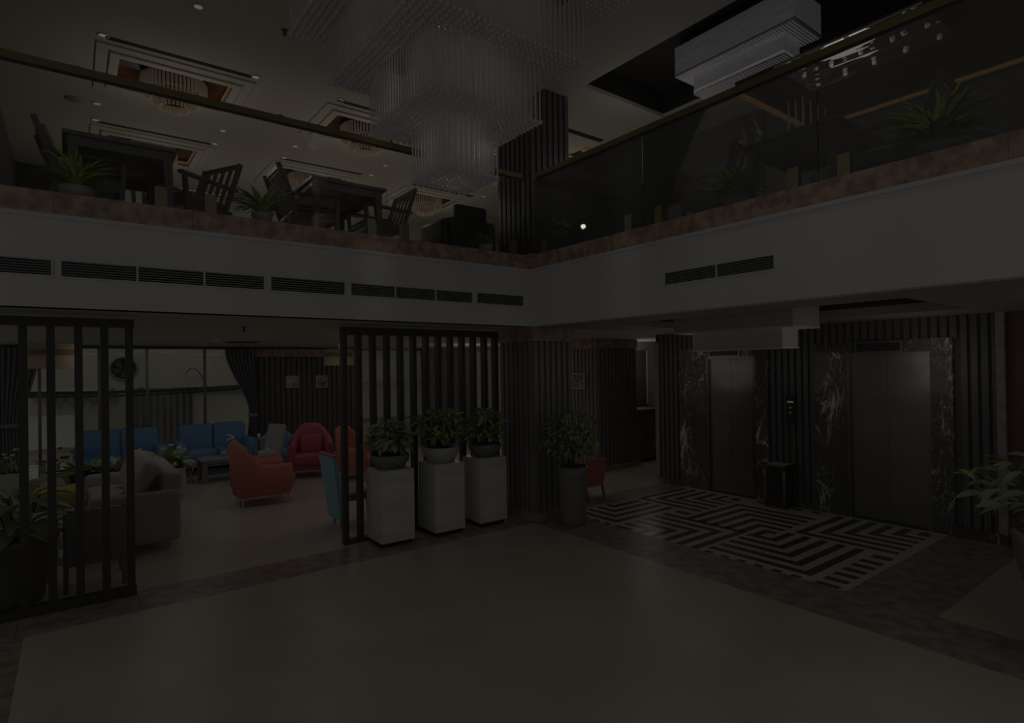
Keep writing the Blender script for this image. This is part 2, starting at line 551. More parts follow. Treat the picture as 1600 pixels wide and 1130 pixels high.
ells(.14, .93, 1, -1, 1.38, -.3)       # module corners measured on the floor
ells(1.47, .14, 1, 1, 2.66, 1.30)
ells(1.07, 2.30, -1, -1, .0, 1.03)
ells(2.33, 1.38, -1, 1, 1.03, 2.56)
ells(.14, 3.54, 1, -1, 1.42, 2.36, 5)
ells(1.50, 2.68, 1, 1, 2.70, 3.82)
ells(1.07, 4.86, -1, -1, .0, 3.64)
ells(2.33, -1.22, -1, 1, 1.03, -.1)
for b in (1.06, 3.66):
    r = strip(1.2, 1.33, b, b + .26)
    if r:
        box(*r, -.01, .0028).obj('black_strip', 'inlay_black', inl)
for b0 in (.22, 2.40):
    for k in range(6):
        r = strip(.0, .06, b0 + k * .2, b0 + k * .2 + .1)
        if r and not (1.0 < b0 + k * .2 < 2.35):
            box(*r, -.01, .0028).obj('black_strip', 'inlay_black', inl)
r = None
for k in range(4):
    r = strip(2.62, 2.72, 1.5 + k * .28, 1.64 + k * .28)
    box(*r, -.01, .0028).obj('black_strip', 'inlay_black', inl)

# ---- balcony faces, kerbs, slab
wl = structure('wall_balcony_left', 'plaster', box(-.15, 7.2, -.15, 0, ZL, ZK), 'white balcony face over the lounge')
box(0, 7.2, -.15, .02, ZK - .035, ZK).obj('moulding', 'plaster', wl)
box(.0, 7.2, -.15, .012, ZL, ZL + .012).obj('drip_edge', 'plaster', wl)
wr = structure('wall_balcony_right', 'plaster', box(-.15, 0, 0, 8, ZL, ZK), 'white balcony face over the lift lobby')
box(-.15, .02, .02, 8, ZK - .035, ZK).obj('moulding', 'plaster', wr)
kl = structure('trim_1', 'kerb_stone', box(-.25, .01, -.3, .015, ZK, ZM), 'brown stone kerb along the balcony edge')
for i in range(7):
    box(.012 + i * 1.02, (i + 1) * 1.02 + .01, -.3, .015, ZK, ZM).obj('kerb_slab', 'kerb_stone', kl)
for i in range(8):
    box(-.3, .015, .016 + i * 1.02, (i + 1) * 1.02 + .014, ZK, ZM).obj('kerb_slab', 'kerb_stone', kl)
mf = structure('floor_upper', 'lounge_stone', box(-8, 8, -8.1, -.3, 3.5, 3.6), 'balcony floor')
box(-8, -.3, -.3, 9, 3.5, 3.6).obj('floor_slab', 'lounge_stone', mf)

# lower ceilings
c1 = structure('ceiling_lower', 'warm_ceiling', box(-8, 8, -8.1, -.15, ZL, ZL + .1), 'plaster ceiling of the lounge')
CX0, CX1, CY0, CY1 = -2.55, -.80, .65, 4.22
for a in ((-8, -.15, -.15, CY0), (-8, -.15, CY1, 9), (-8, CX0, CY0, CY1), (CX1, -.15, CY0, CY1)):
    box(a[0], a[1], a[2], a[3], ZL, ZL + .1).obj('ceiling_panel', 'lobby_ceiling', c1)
box(CX0 - .05, CX1 + .05, CY0 - .05, CY1 + .05, 3.0, 3.1).obj('coffer_back', 'dark_ceiling', c1)
for a in ((CX0 - .05, CX0, CY0, CY1), (CX1, CX1 + .05, CY0, CY1), (CX0, CX1, CY0 - .05, CY0), (CX0, CX1, CY1, CY1 + .05)):
    box(*a, ZL + .1, 3.0).obj('coffer_side', 'dark_ceiling', c1)


# ---- upper ceiling with its coffers
cofs = [(3.2, 4.5, -3.45, -2.53), (.45, 1.72, -3.45, -2.53), (-2.25, -1.0, -3.45, -2.53),
        (3.2, 4.5, -6.42, -5.42), (.45, 1.72, -6.42, -5.42), (-2.25, -1.0, -6.42, -5.42)]
lob = (-2.56, -.79, .28, 4.6)
xs = sorted({-8, 8} | {c[0] for c in cofs} | {c[1] for c in cofs} | {lob[0], lob[1]})
ys = sorted({-8.1, 9.5} | {c[2] for c in cofs} | {c[3] for c in cofs} | {lob[2], lob[3]})
uc = structure('ceiling_upper', 'ceiling_paint', box(-8, 8, -8.1, 9.5, 6.75, 6.8), 'pale plaster ceiling above atrium and balcony')
mb = M()
for i in range(len(xs) - 1):
    for j in range(len(ys) - 1):
        cx = (xs[i] + xs[i + 1]) / 2; cy = (ys[j] + ys[j + 1]) / 2
        if any(c[0] < cx < c[1] and c[2] < cy < c[3] for c in cofs + [lob]):
            continue
        mb.box(xs[i], xs[i + 1], ys[j], ys[j + 1], ZC, ZC + .06)
mb.obj('ceiling_sheet', 'ceiling_paint', uc)
for k, c in enumerate(cofs):
    mb = M()
    e = .05
    mb.box(c[0] - e, c[0], c[2] - e, c[3] + e, ZC + .06, 6.45).box(c[1], c[1] + e, c[2] - e, c[3] + e, ZC + .06, 6.45)
    mb.box(c[0], c[1], c[2] - e, c[2], ZC + .06, 6.45).box(c[0], c[1], c[3], c[3] + e, ZC + .06, 6.45)
    mb.obj('coffer_side', 'orange_wood', uc)
    q = .012
    box(c[0] + q, c[1] - q, c[2] + q, c[3] - q, 6.2, 6.26).obj('wood_panel', 'orange_wood', uc)
    box(c[0] - .16, c[1] + .16, c[3] + .34, c[3] + .42, ZC - .004, ZC + .02).obj('air_slot', 'vent_dark', uc)
    mb = M()
    for w_, h_ in ((.10, .045), (.24, .02)):
        for a in ((c[0] - w_, c[1] + w_, c[2] - w_, c[2]), (c[0] - w_, c[1] + w_, c[3], c[3] + w_), (c[0] - w_, c[0], c[2], c[3]), (c[1], c[1] + w_, c[2], c[3])):
            mb.box(*a, ZC - h_, ZC)
    mb.obj('coffer_moulding', 'ceiling_paint', uc)
    mb = M()
    mb.box(c[0] + .014, c[0] + .03, c[2] + .02, c[3] - .02, 6.12, 6.135).box(c[0] + .03, c[1] - .03, c[2] + .014, c[2] + .03, 6.12, 6.135)
    mb.obj('cove_strip', 'led_warm', uc)
box(lob[0] - .05, lob[1] + .05, lob[2] - .05, lob[3] + .05, 6.5, 6.55).obj('coffer_back', 'dark_ceiling', uc)
mb = M()
mb.box(lob[0] - .05, lob[0], lob[2], lob[3], ZC + .06, 6.5).box(lob[1], lob[1] + .05, lob[2], lob[3], ZC + .06, 6.5)
mb.box(lob[0], lob[1], lob[2] - .05, lob[2], ZC + .06, 6.5).box(lob[0], lob[1], lob[3], lob[3] + .05, ZC + .06, 6.5)
mb.obj('coffer_side', 'dark_ceiling', uc)

# ---- walls
structure('wall_back', 'backing', box(-.75, 1.72, -8.2, -8.08, 0, ZL), 'black panelled wall at the back of the lounge')
wb = bpy.data.objects['wall_back']
sl = box(-.04, .04, -.02, .02, 0, 2.42).mesh('slat', 'slat_wood')
for i in range(19):
    link('slat', sl, wb, (-.66 + i * .122, -8.06, .02))
box(-.8, 1.74, -8.12, -7.98, 2.46, 2.64).obj('stone_band', 'kerb_stone', wb)
box(-.8, 1.74, -8.1, -8.03, 0, .1).obj('stone_base', 'kerb_stone', wb)
structure('wall_back_right', 'wall_beige', M().box(-8, -.75, -8.2, -8.1, 0, .8).box(-8, -4.9, -8.2, -8.1, .8, ZL).box(-4.9, -.75, -8.2, -8.1, 2.6, ZL),
          'beige wall under the blind window')
structure('wall_upper_left', 'dark_panel', box(5.84, 5.95, -8.1, -.3, 3.6, ZC), 'dark slatted side wall of the balcony')
wu = bpy.data.objects['wall_upper_left']
sl2 = box(-.015, .015, -.045, .045, 0, 2.45).mesh('slat', 'slat_wood')
for i in range(26):
    link('slat', sl2, wu, (5.83, -7.9 + i * .15, 3.62))
structure('wall_upper_back', 'dark_panel', box(4.75, 5.84, -8.1, -8.0, 3.6, ZC), 'dark panelling beside the balcony windows')
structure('wall_upper_back_right', 'wall_beige', box(-8, -.9, -8.1, -8.0, 3.6, ZC), 'beige wall behind the balcony tables')
structure('wall_right_far', 'wall_beige', box(-8.1, -8, -8.1, 9.5, 0, ZC), 'wall at the end of the corridor')
structure('wall_right_front', 'landing_wall', box(XE - .6, XE - .02, -.6, 9, 3.6, ZC), 'dark wall of the upper lift landing')
structure('wall_corridor', 'dark_ceiling', box(-6, XE - .02, -.74, -.64, 0, ZL), 'side of the lift shaft facing the corridor')
box(XE - .02, XE + .02, -.74, -.66, 0, 2.55).obj('door_frame', 'strip_stone', bpy.data.objects['wall_corridor'])

# lift wall
we = structure('wall_lift', 'backing', box(XE - .6, XE - .035, -.64, 4.3, 0, ZL), 'black slatted wall with the two lifts')
slat_full = box(-.03, .015, -.032, .032, 0, ZL - .09).mesh('slat', 'slat_wood')
slat_short = box(-.03, .015, -.032, .032, 2.40, ZL).mesh('slat', 'slat_wood')
y = -.59
while y < 4.22:
    tall = y < -.21 or 1.45 < y < 2.14 or y > 3.82
    link('slat', slat_full if tall else slat_short, we, (XE - .01, y, .09 if tall else 0))
    y += .1
box(XE - .06, XE + .03, -.64, -.2, 0, .1).obj('stone_base', 'black_marble', we)
box(XE - .06, XE + .03, 1.44, 2.15, 0, .1).obj('stone_base', 'black_marble', we)
box(XE - .06, XE + .06, 3.8, 4.30, 0, .12).obj('stone_base', 'black_marble', we)
for a in ((-.2, .08, 0, 2.4), (.083, .335, 0, 2.4), (1.225, 1.44, 0, 2.4), (2.15, 2.36, 0, 2.4), (2.363, 2.575, 0, 2.4), (3.565, 3.8, 0, 2.42),
          (.337, 1.223, 2.25, 2.4), (2.577, 3.563, 2.25, 2.42)):
    box(XE - .06, XE + .025, *a).obj('marble_panel', 'black_marble', we)
box(XE - .06, XE + .04, 4.22, 4.30, .12, ZL).obj('stone_strip', 'strip_stone', we)
structure('wall_lift_right', 'red_wall', box(XE - .6, XE - .05, 4.3, 9, 0, ZL), 'dark red panelled wall beyond the lifts')
for n, (y0, y1) in enumerate(((.337, 1.223), (2.577, 3.563))):
    d = structure('door_%d' % (n + 1), 'dark_steel', box(XE - .08, XE - .06, y0, y1, 0, 2.25),
                  ('left' if n == 0 else 'right') + ' stainless steel lift door in black marble')
    ym = (y0 + y1) / 2
    box(XE - .06, XE - .03, y0 + .045, ym - .002, .02, 2.21).obj('door_panel', 'door_steel', d)
    box(XE - .06, XE - .03, ym + .002, y1 - .045, .02, 2.21).obj('door_panel', 'door_steel', d)
    M().box(XE - .06, XE + .02, y0, y0 + .045, 0, 2.25).box(XE - .06, XE + .02, y1 - .045, y1, 0, 2.25).box(XE - .06, XE + .02, y0 + .045, y1 - .045, 2.21, 2.25).obj('door_frame', 'steel', d)
    box(XE - .06, XE + .03, y0 + .045, y1 - .045, 0, .018).obj('sill', 'dark_steel', d)
    t = thing('floor_indicator', ('dark floor display in steel frame above the left lift door', 'dark floor display in steel frame above the right lift door')[n], 'display', (XE + .028, ym - .08, 2.325))
    box(-.0, .012, -.26, .26, -.055, .055).obj('screen', 'frame_black', t)
    M().box(0, .02, -.29, .29, .055, .08).box(0, .02, -.29, .29, -.08, -.055).box(0, .02, -.29, -.26, -.055, .055).box(0, .02, .26, .29, -.055, .055).obj('frame', 'steel', t)
t = thing('call_panel', 'black lift call panel with steel buttons between the two lifts', 'control panel', (XE + .024, 1.80, 1.44))
box(0, .02, -.07, .07, -.22, .22).obj('plate', 'frame_black', t)
box(.02, .026, -.045, .045, .10, .125).obj('display', 'lamp_soft', t)
for z in (.03, -.05):
    M().lathe([(.022, 0), (.022, .012), (0, .012)], n=10).obj('button', 'chrome', t, loc=(.02, 0, z), rot=(0, pi / 2, 0))
box(.02, .024, -.04, .04, -.16, -.145).obj('key_slot', 'steel', t)

# ---- columns
for nm, x1, y1, x0, y0, zz in (('column', -.1, -.1, -.85, -.88, (0, ZL)), ('column', -3.4, -2.12, -4.6, -3.2, (0, ZL)), ('column', -.1, -.1, -.85, -.88, (3.6, ZC))):
    z0, z1 = zz
    lab = {0: 'black slatted column at the inner corner, ground floor', -2.12: 'black slatted column further back in the corridor'}.get(y1, 'black slatted column at the inner corner') if z0 == 0 else 'black slatted column on the balcony corner'
    c = structure(nm, 'column_backing' if z0 == 0 else 'backing', box(x0 + .02, x1 - .02, y0 + .02, y1 - .02, z0, z1), lab)
    hh = (z1 - .19 - z0 - .1) if z0 == 0 else z1 - z0 - .1
    m1 = box(-.036, .036, -.012, .012, 0, hh).mesh('slat', 'column_wood' if z0 == 0 else 'slat_wood')
    m2 = box(-.012, .012, -.036, .036, 0, hh).mesh('slat', 'column_wood' if z0 == 0 else 'slat_wood')
    nx = int((x1 - x0) / .105); ny = int((y1 - y0) / .105)
    for i in range(nx):
        link('slat', m1, c, (x0 + (i + .5) * (x1 - x0) / nx, y1 - .005, z0 + .1))
    for i in range(ny):
        link('slat', m2, c, (x1 - .005, y0 + (i + .5) * (y1 - y0) / ny, z0 + .1))
    M().box(x0, x1 + .07, y1 - .02, y1 + .07, z0, z0 + .1).box(x1 - .02, x1 + .07, y0, y1 - .02, z0, z0 + .1).obj('stone_base', 'kerb_stone' if z0 == 0 else 'wall_beige', c)
    if z0 == 0:
        M().box(x0, x1 + .03, y1 - .02, y1 + .03, z1 - .19, z1).box(x1 - .02, x1 + .03, y0, y1 - .02, z1 - .19, z1).obj('stone_band', 'kerb_stone', c)
structure('column', 'slat_wood', box(-3.9, -2.55, -7.95, -7.6, 0, ZL), 'black wall pier in front of the blind window')

# ---- windows
def window(n, x0, x1, z0, z1, y, muls, label):
    w = structure('window_%d' % n, 'dark_steel', M().box(x0, x1, y - .03, y + .03, z0, z0 + .06).box(x0, x1, y - .03, y + .03, z1 - .06, z1), label)
    px = [x0] + muls + [x1]
    for m_ in [x0 + .03] + muls + [x1 - .03]:
        box(m_ - .025, m_ + .025, y - .03, y + .03, z0 + .06, z1 - .06).obj('mullion', 'steel', w)
    for a, b in zip(px, px[1:]):
        box(a + .026, b - .026, y - .006, y + .006, z0 + .06, z1 - .06).obj('pane', 'pane_glass', w)
    return w


window(1, 1.75, 7.0, 0, 2.684, -8.06, [2.7, 3.77, 4.58, 5.5], 'tall shop window at the back of the lounge')
window(2, -4.9, -.75, .8, 2.6, -8.12, [-3.5, -2.1], 'window with closed horizontal blinds')
window(3, -.85, 4.75, 3.6, 6.05, -8.05, [.6, 2.0, 3.4], 'upper window behind the balcony tables')
bl = thing('window_blind', 'pale horizontal slat blind behind the middle slatted screen', 'blind', (-2.8, -8.0, 0))
mb = M()
for i in range(46):
    z = .82 + i * .038
    mb.add([(-2.05, -.012, z), (2.02, -.012, z), (2.02, .012, z + .028), (-2.05, .012, z + .028)], [(0, 1, 2, 3)])
o = mb.obj('blind_slats', 'sheer', bl); o['kind'] = 'stuff'
box(-2.06, 2.03, -.03, .03, 2.56, 2.61).obj('head_rail', 'plaster', bl)
o = M()
rows = []
for k in range(2):
    rows.append([(-.8 + 5.5 * i / 90, .02 * sin(i * 1.3), (3.62, 6.0)[k]) for i in range(91)])
o.grid(rows)
o.obj('sheer_curtain', 'sheer', None, loc=(0, -7.94, 0), label='white sheer curtain over the upper windows behind balcony tables', cat='curtain')

# ---- street outside the lounge windows
st = structure('ground', 'pavement', box(-8, 16, -16, -8.2, -.2, -.05), 'pavement outside')
ow = structure('wall_outside', 'street_wall', box(-8, 16, -12.4, -12.1, -.05, 6), 'cream house wall across the lane')
box(2.35, 3.75, -12.1, -12.04, -.05, 1.62).obj('gate_panel', 'street_dark', ow)
for i in range(9):
    box(2.4 + i * .155, 2.44 + i * .155, -12.04, -12.01, 0, 1.6).obj('gate_bar', 'steel', ow)
box(-8, 3.8, -12.1, -11.98, 1.66, 1.72).obj('ledge', 'street_dark', ow)
for i in range(7):
    box(4.1 + i * .22, 4.2 + i * .22, -12.1, -12.02, 1.32, 1.62).obj('balustrade_bar', 'street_dark', ow)
box(4.0, 5.8, -12.1, -11.98, 1.62, 1.70).obj('balustrade_rail', 'street_wall', ow)
box(4.9, 6.6, -12.1, -12.03, .3, 1.1).obj('wall_panel', 'plaster', ow)
t = thing('outdoor_unit', 'white air conditioner unit on the cream wall outside the window', 'air conditioner', (3.9, -11.3, 1.76))
box(-.4, .4, -.25, .2, 0, .95).obj('casing', 'ac_white', t)
M().lathe([(.30, 0), (.30, .02), (.26, .02), (.26, 0)], n=20).obj('fan_ring', 'street_dark', t, loc=(.1, .2, .48), rot=(-pi / 2, 0, 0))
mb = M()
for k in range(5):
    a = 2 * pi * k / 5
    mb.add([(.05 * cos(a), .05 * sin(a), .01), (.24 * cos(a), .24 * sin(a), .01), (.24 * cos(a + .8), .24 * sin(a + .8), .02), (.05 * cos(a + .8), .05 * sin(a + .8), .02)], [(0, 1, 2, 3)])
mb.obj('fan_blades', 'dark_steel', t, loc=(.1, .205, .48), rot=(-pi / 2, 0, 0))
for bx_ in (-.3, .3):
    M().box(bx_ - .025, bx_ + .025, -.8, .2, -.04, 0).obj('bracket', 'steel', t)
mb = M()
for k in range(9):
    zz = 1.62 + .03 * (k % 5)
    mb.tube([(1.2 + (5.3) * i / 12, -11.9 + .02 * k, zz - .0 + .16 * (k / 9) * sin(pi * i / 12) * -1) for i in range(13)], .012, 4)
mb.tube([(2.0 + .08 * i, -11.9, 1.62 + .62 * sin(pi * min(i / 7, 1) * .75)) for i in range(8)], .012, 4)
mb.obj('power_cables', 'cable_black', None, label='bundle of black power cables strung along the wall outside', cat='cables')

# ---- vents in the balcony faces
def vent(x0, x1, z0, z1, divs, label, right=False):
    t = thing('air_vent', label, 'air vent', (0, x0, z0) if right else (x0, 0, z0), pi / 2 if right else 0)
    # local: along +X, out of the wall is +Y (left face) ; for the right face local Y = -X
    L = x1 - x0; H = z1 - z0
    sg = -1 if right else 1
    def b(xa, xb, ya, yb, za, zb):
        yy = sorted((sg * ya, sg * yb))
        return box(xa, xb, yy[0], yy[1], za, zb)
    b(0, L, .0, .004, 0, H).obj('backing', 'vent_dark', t)
    mb = M()
    for q in ((-.012, L + .012, -.014, 0), (-.012, L + .012, H, H + .014), (-.012, 0, 0, H), (L, L + .012, 0, H)):
        yy = sorted((0, sg * .014))
        mb.box(q[0], q[1], yy[0], yy[1], q[2], q[3])
    mb.obj('frame', 'plaster', t)
    n = 6
    me = b(0, L, .005, .013, 0, .006).mesh('slat', 'vent_paint')
    for i in range(n):
        link('slat', me, t, (0, 0, (i + .6) * H / n))
    for d in divs:
        b(d - x0 - .008, d - x0 + .008, 0, .016, 0, H).obj('divider', 'plaster', t)


vent(5.133, 6.4, 2.95, 3.078, [], 'air vent at the far left end of the white balcony face')
vent(3.46, 5.065, 2.948, 3.08, [4.53, 3.995], 'long three-part air vent on the balcony face above the left slatted screen')
vent(2.626, 3.391, 2.948, 3.086, [], 'single air vent between two long ones on the left balcony face')
vent(.966, 2.551, 2.953, 3.084, [2.022, 1.491], 'long three-part air vent above the three marble pedestals')
vent(.14, .886, 2.958, 3.09, [], 'short air vent nearest the inner corner of the balcony')
vent(2.274, 3.472, 2.977, 3.101, [2.89], 'two-part air vent on the balcony face above the lifts', True)

# ---- ceiling fittings
def downlight(x, y, z, label, warm=False, g=None):
    t = thing('ceiling_light', label, 'downlight', (x, y, z), 0, g)
    M().lathe([(.062, 0), (.062, -.008), (.045, -.008), (.045, 0)], n=14, cap=False).obj('trim_ring', 'plaster', t)
    M().lathe([(.045, -.003), (0, -.003)], n=14, cap=False).obj('lens', 'lamp_white', t)


pos = {0: 'left', 1: 'second', 2: 'third', 3: 'right'}
for j, yy in enumerate((-2.12, -4.29, -4.97)):
    for i, xx in enumerate((4.68, 3.0, 1.84, .12)):
        if j == 0 and i > 2:
            continue
        downlight(xx, yy, ZC, '%s ceiling downlight in the %s row back from the balcony edge' % (('leftmost', 'second', 'third', 'rightmost')[i], ('front', 'middle', 'back')[j]), g='balcony downlights')
downlight(3.88, -.87, ZC, 'small round ceiling downlight alone at the top left over the atrium edge', g='balcony downlights')
downlight(-2.62, -.82, ZC, 'small round ceiling downlight just above the right handrail by the dark column', g='balcony downlights')
downlight(-2.6, -4.9, ZC, 'small round ceiling downlight between the chandelier tip and the column', g='balcony downlights')
downlight(1.9, -2.5, ZL, 'small downlight in the lounge ceiling left of the drum pendant')
downlight(-3.1, 4.75, ZL, 'small downlight in the lobby ceiling at the far right')
downlight(2.9, -6.8, ZL, 'small downlight in the lounge ceiling before the window')


def sprinkler(x, y, z, label):
    t = thing('sprinkler', label, 'sprinkler', (x, y, z))
    M().lathe([(.035, 0), (.035, -.01), (.012, -.012), (.012, -.05), (0, -.05)], n=10).obj('body', 'dark_steel', t)
    M().lathe([(.03, -.055), (.03, -.06), (0, -.06)], n=10).obj('deflector', 'dark_steel', t)


sprinkler(4.91, -3.18, ZC, 'ceiling sprinkler left of the nearest wood coffer')
sprinkler(3.0, -.78, ZC, 'ceiling sprinkler left of the big chandelier')
sprinkler(2.4, -3.15, ZC, 'ceiling sprinkler between the two nearer coffers')
sprinkler(3.3, -1.6, ZL, 'lounge ceiling sprinkler right of the left slatted screen')
sprinkler(2.9, -6.0, ZL, 'lounge ceiling sprinkler near the cassette unit')
t = thing('smoke_detector', 'flat round smoke detector on the ceiling above the dark chair', 'smoke detector', (4.95, -4.3, ZC))
M().lathe([(.11, 0), (.11, -.015), (.08, -.03), (0, -.03)], n=16).obj('cap', 'vent_paint', t)
t = thing('cassette_unit', 'square air conditioning cassette in the lounge ceiling above the curtain', 'air conditioner', (2.65, -4.7, ZL))
M().tbox((0, 0, -.05), (.8, .8), (0, 0, 0), (.9, .9)).obj('panel', 'warm_ceiling', t)
box(-.25, .25, -.25, .25, -.056, -.05).obj('grille', 'vent_dark', t)

# ================================================================== GLASS RAILINGS
def rail(name, label, axis, panels, posts, r0_, r1_):
    t = thing(name, label, 'railing')
    o = -.05
    def bx(a0, a1, d, z0, z1):
        return box(a0, a1, o - d, o + d, z0, z1) if axis == 0 else box(o - d, o + d, a0, a1, z0, z1)
    bx(r0_, r1_, .028, 4.70, 4.765).obj('handrail', 'rail_gold', t)
    bx(r0_, r1_, .012, 4.685, 4.70).obj('rail_channel', 'dark_steel', t)
    for a, b in panels:
        bx(a + .006, b - .006, .006, ZM + .012, 4.69).obj('glass_panel', 'rail_glass' if axis == 0 else 'rail_glass_veiled', t)
    for p in posts:
        bx(p - .05, p + .05, .026, ZM, ZM + .19).obj('glass_clamp', 'gold', t)


rail('glass_railing', 'glass balustrade with gold handrail along the left balcony', 0, [(.05, 2.08), (2.08, 4.13), (4.13, 6.18), (6.18, 7.2)],
     [.256, 1.866, 2.283, 3.927, 4.338, 6.0], .1, 7.2)
rail('glass_railing', 'glass balustrade with gold handrail along the right balcony', 1, [(.05, 1.95), (1.95, 3.85), (3.85, 5.75), (5.75, 8)],
     [.27, 1.741, 2.167, 3.637, 4.058, 5.6], .1, 8)

# ================================================================== SLATTED SCREENS
t = thing('slatted_screen', 'black slatted room divider at the far left, dark chair behind it', 'screen', (0, -.5, 0))
box(4.525, 6.2, -.04, .04, 2.56, 2.64).obj('top_rail', 'screen_wood', t)
box(4.525, 6.2, -.04, .04, 0, .09).obj('bottom_rail', 'screen_wood', t)
me = box(-.031, .031, -.04, .04, .09, 2.56).mesh('slat', 'screen_wood')
for x in (4.566, 4.759, 4.954, 5.153, 5.344, 5.54, 5.735, 5.93, 6.12):
    link('slat', me, t, (x, 0, 0))
t = thing('slatted_screen', 'black slatted room divider standing behind the three marble pedestals', 'screen', (0, -.745, 0))
box(.06, 2.39, -.05, .05, 2.56, 2.655).obj('top_rail', 'screen_wood', t)
box(.06, 2.39, -.05, .05, 0, .05).obj('bottom_rail', 'screen_wood', t)
me = box(-.028, .028, -.05, .05, .05, 2.56).mesh('slat', 'screen_wood')
for i in range(13):
    link('slat', me, t, (2.362 - i * .189, 0, 0))

# ================================================================== CHANDELIER
ch = thing('chandelier', 'huge stepped crystal rod chandelier hanging in the middle of the atrium', 'chandelier', (2.25, 1.72, 0))
rod = M().tube([(0, 0, .02), (0, 0, .64)], .0075, 5)
rod.lathe([(0, -.025), (.018, -.016), (.024, 0), (.018, .016), (0, .025)], n=6)
rod_me = rod.mesh('crystal_rod', 'crystal')
cand = []
P = .055
halves = (.275, .55, .825, 1.10)
zb = (3.82, 4.29, 4.79, 5.29)
for k in range(4):
    n = int(round(halves[k] / P))
    nin = int(round(halves[k - 1] / P)) if k else -1
    for i in range(-n, n + 1):
        for j in range(-n, n + 1):
            if max(abs(i), abs(j)) <= nin:
                continue
            z = zb[k] + random.uniform(-.004, .004)
            edge = 0 if (i == n or j == n) else (1 if max(abs(i), abs(j)) == n else 2)
            cand.append((k if edge == 0 else k + 4 * edge, i * P, j * P, z))
cand.sort(key=lambda c: c[0])
for c in cand[:300]:
    link('crystal_rod', rod_me, ch, (c[1], c[2], c[3]))
mb = M()
for c in cand[300:]:
    mb.add([(x + c[1], y_ + c[2], z + c[3]) for x, y_, z in rod.v], rod.f, True)
o = mb.obj('crystal_rods', 'crystal', ch); o['kind'] = 'stuff'
for k in range(4):
    h = halves[k] + .02
    hin = halves[k - 1] - .03 if k else 0
    z = zb[k] + .645
    m_ = M()
    if k == 0:
        m_.box(-h, h, -h, h, z, z + .012)
    else:
        m_.box(-h, h, -h, -hin, z, z + .012).box(-h, h, hin, h, z, z + .012).box(-h, -hin, -hin, hin, z, z + .012).box(hin, h, -hin, hin, z, z + .012)
    m_.obj('tier_plate', 'steel', ch)
box(-1.15, 1.15, -1.15, 1.15, 6.0, ZC).obj('ceiling_plate', 'steel', ch)
M().tube([(.0, 0, 4.3), (0, 0, 6.0)], .02, 8).obj('centre_pole', 'steel', ch)

# round crystal lamps in the coffers
lampn = ('nearest wood coffer at left', 'second wood coffer, beside the big chandelier', 'third coffer, hidden behind the big chandelier',
         'far left wood coffer, over the dark table', 'far middle coffer, above the second table', 'far right coffer, left of the dark column')
lamp_parts = None
for k, c in enumerate(cofs):
    cx, cy = (c[0] + c[1]) / 2, (c[2] + c[3]) / 2
    lab = 'round crystal ring lamp in the ' + lampn[k]
    if lamp_parts is None:
        t = thing('crystal_ring_lamp', lab, 'ceiling lamp', (cx, cy, 0), 0, 'coffer ring lamps')
        for q, (r_, z0_, z1_) in enumerate(((.39, 5.93, 6.13), (.29, 5.84, 5.97), (.18, 5.76, 5.86))):
            mb = M()
            n = int(r_ * 130)
            for i in range(n):
                a = 2 * pi * i / n
                mb.tube([(r_ * cos(a), r_ * sin(a), z0_), (r_ * cos(a), r_ * sin(a), z1_)], .017, 4)
            o = mb.obj('crystal_fringe', 'crystal_warm', t); o['kind'] = 'stuff'
            M().lathe([(r_ + .015, z1_), (r_ + .015, z1_ + .02), (r_ - .015, z1_ + .02), (r_ - .015, z1_), (r_ + .015, z1_)], n=28).obj('ring', 'chrome', t)
        M().lathe([(.18, 5.97), (.26, 5.99), (.26, 6.0), (0, 6.0)], n=20).obj('glow_disc', 'lamp_soft', t)
        M().lathe([(.05, 5.98), (.05, 6.2)], n=10).obj('stem', 'chrome', t)
        lamp_parts = t
    else:
        clone(lamp_parts, (cx, cy, 0), 0, lab)

# stepped crystal fixtures: lobby below and landing above
def stepped(name, label, x0, x1, y0, y1, za, zb_, zc, m):
    t = thing(name, label, 'ceiling lamp')
    box(x0, x1, y0, y1, zb_, za).obj('upper_tier', m, t)
    box(x0 + .12, x1 - .144, y0 + .19, y1 - .2, zc, zb_ - .001).obj('lower_tier', m, t)
    M().box(x0 - .006, x1 + .006, y0 - .006, y1 + .006, zb_ - .008, zb_ + .02).obj('edge_trim', 'plaster', t)
    M().box(x0 + .114, x1 - .138, y0 + .184, y1 - .194, zc - .008, zc + .012).obj('edge_trim', 'plaster', t)
    box(x0 + .05, x1 - .05, y0 + .05, y1 - .05, za, za + .1).obj('ceiling_mount', 'crystal_base', t)
    return t


mat('fixture_dim', (.72, .63, .61), .6, var=(.64, .56, .54), scale=8, stretch=(6, 6, .3))
stepped('crystal_box_lamp', 'two-step rectangular crystal lamp hanging from the lift lobby ceiling', -2.1, -1.466, 1.25, 2.88, 2.95, 2.55, 2.315, 'fixture_dim')
t = stepped('crystal_box_lamp', 'big glowing two-step crystal lamp in the dark upper ceiling recess', -2.1, -1.466, 1.34, 2.96, 6.38, 6.0, 5.75, 'fixture_white')
# crystals under the upper one
mb = M()
for i in range(16):
    for j in range(42):
        x = -2.08 + i * .04; y_ = 1.37 + j * .038
        low = -1.99 < x < -1.6 and 1.51 < y_ < 2.77
        z = (5.75 if low else 6.0) - .012
        mb.add([(x, y_, z - .016), (x + .012, y_, z), (x - .006, y_ + .011, z), (x - .006, y_ - .011, z)], [(0, 1, 2), (0, 2, 3), (0, 3, 1)], False)
o = mb.obj('crystal_drops', 'crystal_bright', t); o['kind'] = 'stuff'

